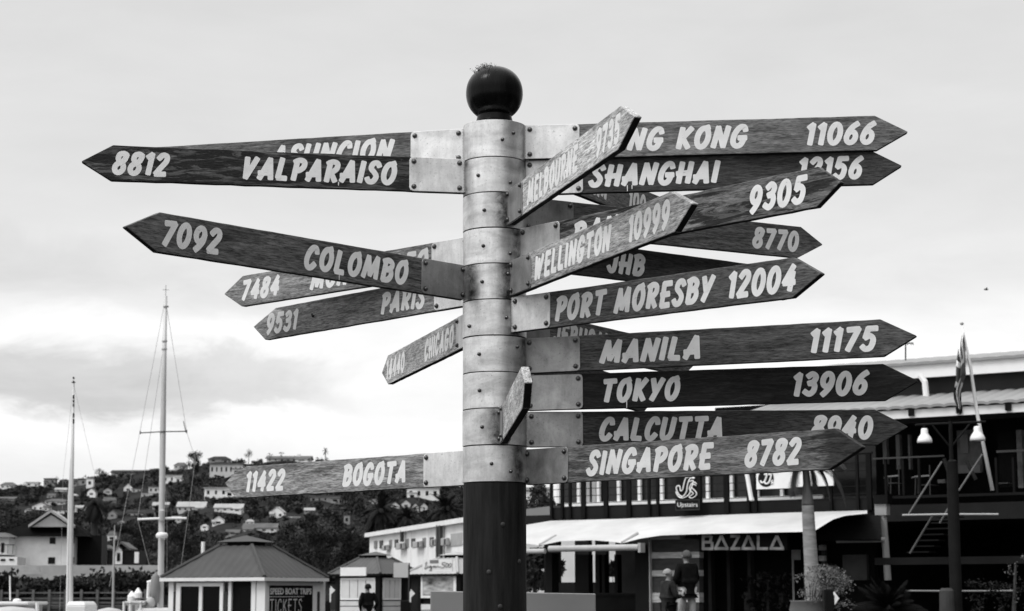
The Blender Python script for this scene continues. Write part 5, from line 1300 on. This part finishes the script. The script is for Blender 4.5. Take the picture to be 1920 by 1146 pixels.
# hanging JJ's / Upstairs sign
t6 = thing('upstairs_sign', 'black hanging sign with outlined neon script above the word Upstairs', 'sign', mat=MF.copy())
NEON = mat('neon_tube_white', .75, .3, 0, .05, 5)
mb = MB(); pbox(mb, MF, 1268, 1313, 893, 936, -1.85, -1.75); mb.build('board', MC['sign_black'], t6, world=False)
mb = MB(); pbox(mb, MF, 1266, 1312, 937, 957, -1.95, -1.8); pw_ = mb.build('word_board', MC['sign_black'], t6, world=False)
mb = MB()
def tub(pts, w=.014, off=-1.87, k=4, n=4): mb.tube([Vector((uz(x, y, off)[0], off, uz(x, y, off)[1])) for x, y in cr(pts, n)], w, 6)
tub([(1286, 896), (1297, 893), (1302, 897), (1294, 897), (1289, 910), (1287, 922), (1280, 931), (1272, 926), (1268, 914), (1274, 911), (1276, 920), (1280, 918), (1283, 905), (1286, 896)], .014)
tub([(1292, 903), (1300, 902), (1296, 915), (1292, 927), (1281, 934), (1272, 931), (1267, 922)], .014)
tub([(1305, 911), (1301, 908), (1297, 914), (1304, 921), (1306, 928), (1298, 934), (1292, 932), (1297, 928), (1300, 925), (1293, 918), (1295, 909), (1302, 904), (1306, 908)], .012)
mb.build('neon_outline', NEON, t6, world=False)
mb = MB(); off = -1.96
put_text(mb, 'Upstairs', 0, 1, 0, 1, lambda x, z: (uz(1270+38*x, 953-11*z, off)[0], off, uz(1270+38*x, 953-11*z, off)[1])); mb.build('lettering', mat('chalk_lettering', .66, .6, 0, .1, 5), pw_, world=False)
mb = MB(); off = -1.96
for a_, b2 in (((1267, 938), (1311, 937)), ((1311, 937), (1311, 955.5)), ((1311, 955.5), (1267, 956.5)), ((1267, 956.5), (1267, 938))):
    mb.tube([Vector((uz(*p, off)[0], off, uz(*p, off)[1])) for p in (a_, b2)], .008, 5)
mb.build('border', DGREY, pw_, world=False)
# white banner with round emblem, behind the palm
t6 = thing('balcony_banner', 'white balcony banner with black round emblem, behind the palm trunk', 'banner', mat=MF.copy())
mb = MB(); pbox(mb, MF, 1418, 1482, 880, 916.5, -1.78, -1.73); pbox(mb, MF, 1482.3, 1562, 878, 912, -1.78, -1.73); mb.build('cloth', WHITE, t6, world=False)
mb = MB(); cx_, cz_ = uz(1436, 897, -1.79); n = 28; mb.add([(cx_+.19*math.cos(2*math.pi*k/n), -1.79, cz_+.19*math.sin(2*math.pi*k/n)) for k in range(n)] + [(cx_+.19*math.cos(2*math.pi*k/n), -1.781, cz_+.19*math.sin(2*math.pi*k/n)) for k in range(n)], [tuple(range(n))[::-1]] + [(k, (k+1) % n, (k+1) % n+n, k+n) for k in range(n)]); em = mb.build('emblem', DARK, t6, world=False)
mb = MB(); off = -1.80
tub([(1433, 890), (1438, 889), (1434, 902), (1428, 905), (1426, 901)], .02, off); tub([(1441, 890), (1446, 890), (1442, 904), (1436, 907), (1433, 903)], .02, off); tub([(1449, 900), (1446, 903), (1449, 905), (1446, 907)], .012, off)
mb.build('emblem_script', WHITE, em, world=False)
mb = MB(); mb.tube([P_(1400, 886, -1.8), P_(1409, 938, -1.8)], .05, 8); o = mb.build('leaning_pole', OFFW); tag(o, 'short white leaning pole beside the balcony banner', 'pole'); rebase(o, P_(1409, 938, -1.8))
mb = MB(); pbox(mb, MF, 1484, 1500, 1031, 1050, -1.6, -1.56); pbox(mb, MF, 1486, 1489, 1050, 1170, -1.57, -1.54); o = mb.build('menu_board', mat('menu_white', .34, .6, 0, .25, 6)); o.matrix_world = MF; MATRIX[o] = MF; tag(o, 'small white menu notice right of the BAZALA doorway', 'notice')
# lounge chairs on the balcony: thin frames
for i, (x0, x1, y0, y1) in enumerate(((1664, 1686, 872, 926), (1716, 1744, 872, 926))):
    t6 = thing('bar_chair', ('left' if i == 0 else 'right')+' one of two thin-framed bar chairs on the dark balcony', 'chair', P_(x0, 928, -1.4), group='bar chairs on the balcony')
    mb = MB()
    for a_, b2 in (((x0, 928), (x0+1, y0+22)), ((x1, 928), (x1-1, y0)), ((x0+6, 926), (x0+6, y0+22))): mb.tube([P_(*a_, -1.4), P_(*b2, -1.4)], .014, 5)
    mb.build('frame', DGREY, t6)
    mb = MB(); a_, b2 = P_(x0, y0+23, -1.4), P_(x1-1, y0+21, -1.4); mb.hexa([a_, b2, b2+Vector((0, .4, 0)), a_+Vector((0, .4, 0)), a_+Vector((0, 0, .03)), b2+Vector((0, 0, .03)), b2+Vector((0, .4, .03)), a_+Vector((0, .4, .03))]); mb.build('seat', MGREY, t6)

# ------------------------------------------------------------------ lamp post with two white lamps
YL = 35; c = W(1785, 900, YL); lp = thing('lamp_post', 'dark lamp post with crossbar and two white bell-shaped lamps', 'street lamp', (W(1790, 1146, YL).x, YL, .7))
PD = mat('post_dark', .010, .7, 0, .4, 2, spec=.08)
mb = MB(); bx = W(1791, 1100, YL); mb.tube([(bx.x, YL, .6), W(1785, 866, YL)], [.115, .105], 16); mb.tube([W(1785, 866, YL), W(1784, 862, YL), W(1782, 790, YL)], [.10, .04, .035], 12); mb.build('pole', PD, lp)
mb = MB(); mb.tube([W(1716, 797, YL), W(1848, 791, YL)], .022, 8)
for a_, b2 in (((1748, 797), (1781, 838)), ((1818, 795), (1784, 838))): mb.tube([W(*a_, YL), W(*b2, YL)], .018, 6)
mb.build('crossbar', PD, lp)
ENAM = mat('white_enamel', .80, .35, 0, .03, 3)
for px, py in ((1733, 803), (1832, 799)):
    c = W(px, py, YL); mb = MB(); mb.lathe([(.02, 0), (.05, -.005), (.064, -.03), (.066, -.10), (.085, -.13), (.115, -.17), (.136, -.22), (.14, -.27), (.13, -.275), (.10, -.19), (.05, -.13)], c, 24); lm_ = mb.build('lamp_shade', ENAM, lp, smooth=True)
    mb = MB(); mb.tube([c+Vector((0, 0, -.01)), W(px, 795.5, YL)], .022, 6); mb.build('hanger', PD, lm_)
mb = MB(); a_, b2 = W(1763, 1108, YL), W(1788, 1108, YL); mb.lathe([(.17, .6-a_.z), (.14, 0), (.10, .05)], ((a_.x+b2.x)/2, YL, a_.z), 16); mb.build('plinth', mat('plinth_grey', .05, .8, 0, .3, 2, spec=.1), lp)
# flag
YG = 35.5; fp_ = thing('flagpole', 'leaning white flagpole with limp Union flag at right', 'flagpole', W(1860, 918, YG))
mb = MB(); mb.tube([W(1861, 920, YG), W(1833, 780, YG), W(1820, 690, YG), W(1804.5, 612, YG)], [.036, .033, .03, .018], 10); mb.build('pole', OFFW, fp_, smooth=True)
mb = MB(); mb.lathe([(.01, -.03), (.035, -.015), (.035, .015), (.01, .03)], W(1803.5, 607, YG), 10); mb.build('finial', LGREY, fp_, smooth=True)
FD, FM, FW = mat('flag_dark', .022, .9, 0, .1, 3), mat('flag_mid', .10, .9, 0, .1, 3), mat('flag_white', .8, .9, 0, .05, 3)
def uj(u, v):   # u, v in 0..1 over a 2:1 flag
    x, y = (u-.5)*2, v-.5
    if abs(x) < .10 or abs(y) < .10: return 1
    if abs(x) < .167 or abs(y) < .167: return 2
    d = min(abs(y-x*.5), abs(y+x*.5))/math.sqrt(1.25)*.8
    if d < .035: return 1
    return 2 if d < .10 else 0
mb = MB(); nu, nv = 56, 40
L0 = [(626, 1805, 1808), (650, 1797, 1815), (690, 1791, 1818), (705, 1790, 1820), (715, 1790, 1812), (735, 1784, 1808), (750, 1785, 1807), (765, 1792, 1806), (775, 1796, 1802)]
for j in range(nv+1):
    py = 628+(772-628)*j/nv; xa = lerp_tab([(a, b_) for a, b_, _ in L0], py); xb = lerp_tab([(a, c_) for a, _, c_ in L0], py)
    for i in range(nu+1):
        q = i/nu; ph = q*math.pi*3.0+py*.02
        fold = .5-.5*math.cos(q*math.pi*2.2+py*.010); px = xa+(xb-xa)*(.45*q+.55*fold)
        p = W(px, py+6*math.sin(q*9), YG-.05-.22*math.sin(ph)*min(1, (py-620)/40)); mb.v.append(tuple(p))
for j in range(nv):
    for i in range(nu):
        a_ = j*(nu+1)+i; mb.f.append([a_, a_+1, a_+nu+2, a_+nu+1]); mb.m.append(uj((i+.5)/nu, (j+.5)/nv))
mb.build('flag', [FD, FM, FW], fp_, smooth=True)

# ------------------------------------------------------------------ palm, shrub, pots at the right
random.seed(33)
YP = 36; s = YP/F_PX; pt = thing('palm_tree', 'palm with smooth ringed grey trunk in front of the shade canopy', 'palm tree', W(1524, 1150, YP))
mb = MB(); pts = []; rs = []
prof = [(1160, 1525, 15), (1100, 1523, 14), (1060, 1521, 13), (1010, 1518, 12.2), (965, 1515.5, 11.5), (948, 1514.5, 11)]
for k in range(61):
    py = 1160-(1160-948)*k/60; px = lerp_tab(sorted((a, b_) for a, b_, c_ in prof), py); r_ = lerp_tab(sorted((a, c_) for a, b_, c_ in prof), py)
    pts.append(W(px, py, YP)); rs.append(r_*s*(1+.02*(k % 2)))
mb.tube(pts, rs, 20); mb.build('trunk', mat('palm_trunk', .24, .85, 0, .35, 2.2, .3, (1.5, 1.5, 9)), pt, smooth=True)
mb = MB(); mb.tube([W(1514.5, 948, YP), W(1514.3, 944, YP), W(1514, 930, YP), W(1513, 905, YP), W(1511, 885, YP), W(1509, 850, YP)], [.113, .116, .10, .075, .065, .03], 16); mb.build('crownshaft', mat('crownshaft', .12, .6, 0, .25, 4, 0, (4, 4, .6)), pt, smooth=True)
mb = MB(); ct = W(1510, 868, YP)
def frond(mb, d, L, drop, lw=.16, n=22, per=4):
    p = ct.copy(); v = Vector(d).normalized(); P = []
    for i in range(n+1): P.append(p.copy()); p = p+v*(L/n); v = (v+Vector((0, 0, -drop))).normalized()
    mb.tube(P, [.018*(1-i/n)+.004 for i in range(n+1)], 5)
    for i in range(n):
        t_ = (P[i+1]-P[i]).normalized(); sd_ = t_.cross(Vector((0, 0, 1))); sd_ = sd_.normalized() if sd_.length > .05 else Vector((1, 0, 0))
        for j in range(per):
            q = P[i]+(P[i+1]-P[i])*(j/per); u = (i+j/per)/n; l2 = L*.36*math.sin(math.pi*min(1, .14+u*.80))
            for sg in (-1, 1):
                e = q+(sd_*sg*.7+t_*.5+Vector((0, 0, -.55)))*l2*random.uniform(.85, 1.1); w = t_*.0065; mb.add([q-w, q+w, e], [(0, 1, 2)])
for k in range(9):
    a = 2*math.pi*k/9+.25; frond(mb, (math.cos(a), math.sin(a), 1.0), .95, .10)
frond(mb, (-1, -.2, .02), .62, .20); frond(mb, (1, -.2, .30), 1.25, .14); frond(mb, (-.9, -.5, .15), .80, .22); frond(mb, (1, -.1, .05), .95, .16); frond(mb, (-1, .3, .2), .75, .24); frond(mb, (.7, -.7, .1), .6, .25)
mb.build('frond', mat('palm_frond', .035, .6, 0, .4, 4, spec=.3), pt)
YB = 33; s = YB/F_PX; c = W(1545, 1110, YB)
pl = thing('flowering_shrub', 'pale leafy shrub spilling from a large round pot below the palm', 'shrub', W(1515, 1175, YB))
mb = MB()
for _ in range(150):
    px = random.gauss(1552, 27); py = random.uniform(1064, 1140)
    if abs(px-1548) > 30+ (py-1066)*.55: continue
    q = W(px, py, YB+random.uniform(-.3, .3)); mb.leaves(q, (.10, .12, .09), 26, .018, 0 if random.random() < .7 else 1, .1)
for _ in range(60):
    px = random.uniform(1490, 1600); py = 1064+abs(px-1535)*.45+random.gauss(0, 5); q = W(px, py, YB); mb.leaves(q, (.05, .05, .05), 9, .016, 0, .1)
mb.build('foliage', [LEAFL, mat('shrub_mid', .07, .7, 0, .4, 3)], pl)
mb = MB()
for _ in range(16):
    a_ = W(1520+random.uniform(-8, 8), 1150, YB); b2 = W(random.uniform(1495, 1600), random.uniform(1075, 1120), YB); mb.tube([a_, (a_+b2)/2+Vector((0, 0, .1)), b2], [.012, .009, .004], 5)
mb.build('stem', BARK, pl)
t6 = thing('round_pot', 'large grey round pot holding the pale shrub', 'plant pot', W(1512, 1190, YB)); pc = W(1512, 1126, YB)
mb = MB(); mb.lathe([(.20, -.62), (.27, -.4), (.30, -.15), (.27, -.03), (.29, 0), (.25, 0), (.22, -.08)], pc, 28); mb.build('pot', mat('pot_grey', .085, .5, 0, .2, 3), t6, smooth=True)
mb = MB(); mb.lathe([(.23, -.1), (.05, -.06)], pc, 20); mb.build('soil', DARK, t6)
YC = 34; cy = thing('cycad_plant', 'dark spiky cycad in front of the staircase', 'plant', W(1665, 1160, YC)); mb = MB(); ct = W(1665, 1146, YC)
for k in range(46):
    a = k*2.399; el = random.uniform(.15, 1.3); frond(mb, (math.cos(a)*math.cos(el), math.sin(a)*math.cos(el), math.sin(el)), random.uniform(.55, .75), .10, n=10, per=4)
mb.build('frond', mat('cycad_leaf', .008, .8, 0, .4, 4, spec=.05), cy)
mb = MB(); mb.tube([W(1665, 1170, YC), ct], [.13, .10], 10); mb.build('stem', BARK, cy)
t6 = thing('dark_bush', 'dark bush with pale leaves at the lower right corner', 'bush', W(1905, 1160, YC)); mb = MB()
for _ in range(40): mb.leaves(W(random.uniform(1815, 1925), random.uniform(1090, 1146), YC), (.12, .12, .1), 18, .03, 0, .1)
for _ in range(14): mb.leaves(W(random.gauss(1905, 10), random.uniform(1035, 1140), YC), (.08, .1, .08), 10, .022, 1, .1)  # a few paler leaves mixed in
mb.build('foliage', [LEAFD, mat('glossy_leaf', .07, .4, 0, .5, 3)], t6)
mb = MB(); mb.tube([W(1900, 1175, YC), W(1904, 1060, YC)], [.05, .02], 6); mb.build('stem', BARK, t6)
t6 = thing('dark_potted_plant', 'dark leafy plant inside the BAZALA doorway', 'plant', P_(1440, 1150, -1.4)); mb = MB(); random.seed(8)
for _ in range(40): mb.leaves(P_(random.uniform(1395, 1480), random.uniform(1075, 1146), -1.4), (.14, .12, .1), 10, .06, 0, .1)
mb.build('foliage', mat('dark_plant_leaf', .02, .5, 0, .5, 3), t6); mb = MB(); mb.tube([P_(1440, 1170, -1.4), P_(1440, 1090, -1.4)], [.04, .02], 6); mb.build('stem', BARK, t6)  # dark grey leaves

# ------------------------------------------------------------------ people
def skin_mesh(nm, V, E, m, parent, root, sub=2, scale=1.0):
    """grow one continuous surface over a skeleton: V name -> (point, radius[, radius2])"""
    names = list(V); idx = {k: i for i, k in enumerate(names)}
    me = bpy.data.meshes.new(nm); me.from_pydata([tuple(V[k][0]) for k in names], [(idx[a], idx[b]) for a, b in E], [])
    o = bpy.data.objects.new(nm, me); COL.objects.link(o)
    sk = o.modifiers.new('s', 'SKIN'); sk.use_smooth_shade = True
    for i, k in enumerate(names):
        d = me.skin_vertices[0].data[i]; r = V[k][1:]; d.radius = (r[0]*scale, (r[1] if len(r) > 1 else r[0])*scale); d.use_root = (k == root)
    ss = o.modifiers.new('u', 'SUBSURF'); ss.levels = sub; ss.render_levels = sub
    dg = bpy.context.evaluated_depsgraph_get(); em_ = bpy.data.meshes.new_from_object(o.evaluated_get(dg))
    o.modifiers.clear(); o.data = em_; em_.materials.clear(); em_.materials.append(m)
    em_.polygons.foreach_set('use_smooth', [True]*len(em_.polygons))
    o.parent = parent; MATRIX[o] = MATRIX[parent]; return o
def person(label, foot, face_deg, H, top_m, leg_m, head_m, pose, coat=False, head_kind='hair', thick=1.0):
    M = Matrix.Translation(foot) @ Matrix.Rotation(R_(face_deg), 4, 'Z')      # +y is the way the person faces
    t = thing('person', label, 'person', mat=M); k = H/1.75
    v = lambda x, y, z: Vector((x, y, z))*k
    J = {'pel': (v(0, 0, .95), .13*k), 'belly': (v(0, .01, 1.10), .125*k), 'chest': (v(0, .0, 1.30), .145*k), 'neck0': (v(0, -.01, 1.45), .065*k), 'neck': (v(0, .01, 1.52), .052*k), 'jaw': (v(0, .035, 1.57), .062*k), 'skull': (v(0, .02, 1.66), .085*k), 'crown': (v(0, .01, 1.72), .06*k)}
    E = [('pel', 'belly'), ('belly', 'chest'), ('chest', 'neck0'), ('neck0', 'neck'), ('neck', 'jaw'), ('jaw', 'skull'), ('skull', 'crown')]
    for sd_, sg in (('l', -1), ('r', 1)):
        q = pose[sd_]; sh = v(sg*.185, -.01, 1.42)
        el_, wr = v(*q['elbow']), v(*q['wrist'])
        hd = (wr-el_).normalized()
        J['sh'+sd_] = (sh, .058*k); J['el'+sd_] = (el_, .042*k); J['wr'+sd_] = (wr, .028*k); J['pa'+sd_] = (wr+hd*.06*k, .034*k, .018*k)
        E += [('chest', 'sh'+sd_), ('sh'+sd_, 'el'+sd_), ('el'+sd_, 'wr'+sd_), ('wr'+sd_, 'pa'+sd_)]
        side_ = hd.cross(Vector((0, 1, 0)) if abs(hd.y) < .8 else Vector((0, 0, 1))).normalized(); nrm = side_.cross(hd)
        for fi in range(4):
            o_ = side_*(fi-1.5)*.018*k; ln = (.062, .074, .07, .055)[fi]*k
            a_ = wr+hd*.085*k+o_; b2 = a_+hd*ln*.5+nrm*.010*k; c_ = b2+hd*ln*.35+nrm*.022*k
            J[f'f{sd_}{fi}a'] = (a_, .0095*k); J[f'f{sd_}{fi}b'] = (b2, .0085*k); J[f'f{sd_}{fi}c'] = (c_, .0075*k)
            E += [('pa'+sd_, f'f{sd_}{fi}a'), (f'f{sd_}{fi}a', f'f{sd_}{fi}b'), (f'f{sd_}{fi}b', f'f{sd_}{fi}c')]
        th1 = wr+hd*.03*k-side_*.030*k; J[f't{sd_}a'] = (th1, .011*k); J[f't{sd_}b'] = (th1+(hd*.7-side_*.5+nrm*.4)*.035*k, .009*k); E += [('wr'+sd_, f't{sd_}a'), (f't{sd_}a', f't{sd_}b')]
        f = pose['f'+sd_]
        J['hip'+sd_] = (v(sg*.10, 0, .88), .085*k); J['kn'+sd_] = (v(f[0]*.6+sg*.04, f[1]*.5+.03, .49), .055*k); J['an'+sd_] = (v(f[0], f[1]-.02, .08), .038*k); J['toe'+sd_] = (v(f[0]*1.1, f[1]+.13, .035), .03*k)
        E += [('pel', 'hip'+sd_), ('hip'+sd_, 'kn'+sd_), ('kn'+sd_, 'an'+sd_), ('an'+sd_, 'toe'+sd_)]
    body = skin_mesh('body', J, E, SKIN, t, 'pel')
    # clothing over the same skeleton
    T = {a: (J[a][0], J[a][1]*b_*thick) for a, b_ in (('pel', 1.12), ('belly', 1.16), ('chest', 1.10), ('neck0', 1.1), ('shl', 1.35), ('ell', 1.4), ('wrl', 1.5), ('shr', 1.35), ('elr', 1.4), ('wrr', 1.5))}
    TE = [('pel', 'belly'), ('belly', 'chest'), ('chest', 'neck0'), ('chest', 'shl'), ('shl', 'ell'), ('ell', 'wrl'), ('chest', 'shr'), ('shr', 'elr'), ('elr', 'wrr')]
    if coat: T['hem'] = (v(0, 0, .62), .20*k*thick); TE.append(('pel', 'hem'))
    else: T['hem'] = (v(0, 0, .86), .155*k*thick); TE.append(('pel', 'hem'))
    T['coll'] = (v(0, 0, 1.50), .075*k); TE.append(('neck0', 'coll'))
    skin_mesh('jacket', T, TE, top_m, t, 'pel')
    Lg = {'pel': (J['pel'][0]-v(0, 0, .05), .135*k)}; LE = []
    for sd_ in 'lr':
        for a, b_ in (('hip', 1.2), ('kn', 1.35), ('an', 1.6)): Lg[a+sd_] = (J[a+sd_][0], J[a+sd_][1]*b_)
        LE += [('pel', 'hip'+sd_), ('hip'+sd_, 'kn'+sd_), ('kn'+sd_, 'an'+sd_)]
    skin_mesh('trousers', Lg, LE, leg_m, t, 'pel')
    for sd_ in 'lr':
        a_ = J['an'+sd_][0]; b2 = J['toe'+sd_][0]
        skin_mesh('shoe', {'h': (a_-Vector((0, .03*k, .035*k)), .048*k), 'm': ((a_+b2)/2-Vector((0, 0, .01*k)), .045*k), 't': (b2+Vector((0, .02*k, 0)), .036*k)}, [('h', 'm'), ('m', 't')], BLACK, t, 'h', 1)
    zc_, low_ = (1.655, -.055) if head_kind == 'hair' else (1.66, -.03)
    mb = MB(); prof = [(.090, low_)] + [(.101*math.cos(R_(a)), .098*math.sin(R_(a))) for a in (-10, 10, 30, 50, 66, 80)] + [(.006, .099)]
    mb.lathe([(r_*k, z_*k) for r_, z_ in prof], v(0, .0, zc_), 18)
    mb.v = [(x, (y-.004*k)*(1.12 if y < 0 else .98) - (.012*k if z < zc_*k else 0), z) for x, y, z in mb.v]
    mb.build('hair' if head_kind == 'hair' else 'beanie', head_m, t, world=False, smooth=True)
    # face
    mb = MB(); mb.lathe([(.004*k, -.012*k), (.016*k, -.006*k), (.012*k, .01*k), (.005*k, .028*k)], v(0, .118, 1.615), 8); mb.build('nose', SKIN, t, world=False, smooth=True)
    for sg in (-1, 1):
        mb = MB(); mb.lathe([(.002*k, -.009*k), (.010*k, 0), (.002*k, .009*k)], v(sg*.032, .098, 1.645), 8); mb.build('eye', BLACK, t, world=False)
        mb = MB(); mb.lathe([(.004*k, -.032*k), (.014*k, -.01*k), (.016*k, .015*k), (.005*k, .032*k)], v(sg*.092, .01, 1.625), 8); mb.build('ear', SKIN, t, world=False, smooth=True)
    mb = MB(); mb.box(tuple(v(-.024, .098, 1.567)), tuple(v(.024, .108, 1.574))); mb.build('mouth', DGREY, t, world=False)
    return t
STAND = {'l': {'elbow': (-.27, -.03, 1.16), 'wrist': (-.25, .10, .96)}, 'r': {'elbow': (.27, -.03, 1.16), 'wrist': (.25, .10, .96)}, 'fl': (-.11, 0), 'fr': (.12, .03)}
POCK = {'l': {'elbow': (-.28, -.08, 1.15), 'wrist': (-.20, .07, .95)}, 'r': {'elbow': (.28, -.08, 1.15), 'wrist': (.20, .07, .95)}, 'fl': (-.09, 0), 'fr': (.12, .10)}
PHONE = {'l': {'elbow': (-.25, .06, 1.12), 'wrist': (-.10, .30, 1.13)}, 'r': {'elbow': (.25, .06, 1.12), 'wrist': (.08, .30, 1.14)}, 'fl': (-.10, 0), 'fr': (.10, .05)}
WALK = {'l': {'elbow': (-.26, .02, 1.15), 'wrist': (-.20, .20, 1.02)}, 'r': {'elbow': (.26, .02, 1.15), 'wrist': (.20, .20, 1.02)}, 'fl': (-.10, .10), 'fr': (.12, -.10)}
Yp = 58; fh = W(690, 1094.5, Yp); person('person in a black jacket and pale trousers, hands in pockets, by the shuttered kiosk', (fh.x, Yp, fh.z-1.75), 25, 1.75, CLOTHD, CLOTHL, BLACK, POCK, thick=1.05)
Yp = 40.2; fh = W(1287, 1032, Yp); person('person in a black hooded jacket and pale trousers, back turned, by the striped wall', (fh.x, Yp, fh.z-1.80), 28, 1.80, CLOTHD, CLOTHL, MC.get('grey_cap') or mat('grey_cap', .08, .9, 0, .2, 20, spec=.1), WALK, thick=1.15)
Yp = 39.6; fh = W(1252, 1067, Yp); pw2 = person('person in a long dark coat and pale knitted cap looking at a phone', (fh.x, Yp, fh.z-1.60), -62, 1.60, mat('dark_coat', .022, .9, 0, .4, 10, spec=.1), CLOTHD, CLOTHG, PHONE, coat=True, head_kind='beanie', thick=1.1)
mbp = MB(); Mp = MATRIX[pw2]; kk = 1.6/1.75
mbp.hexa([Mp @ (Vector(p)*kk) for p in ((-.04, .36, 1.16), (.04, .36, 1.16), (.04, .37, 1.155), (-.04, .37, 1.155), (-.04, .42, 1.29), (.04, .42, 1.29), (.04, .43, 1.285), (-.04, .43, 1.285))]); o = mbp.build('phone', LGREY); tag(o, 'small phone held by the person in the knitted cap', 'phone'); rebase(o, Mp @ (Vector((0, .37, 1.15))*kk))
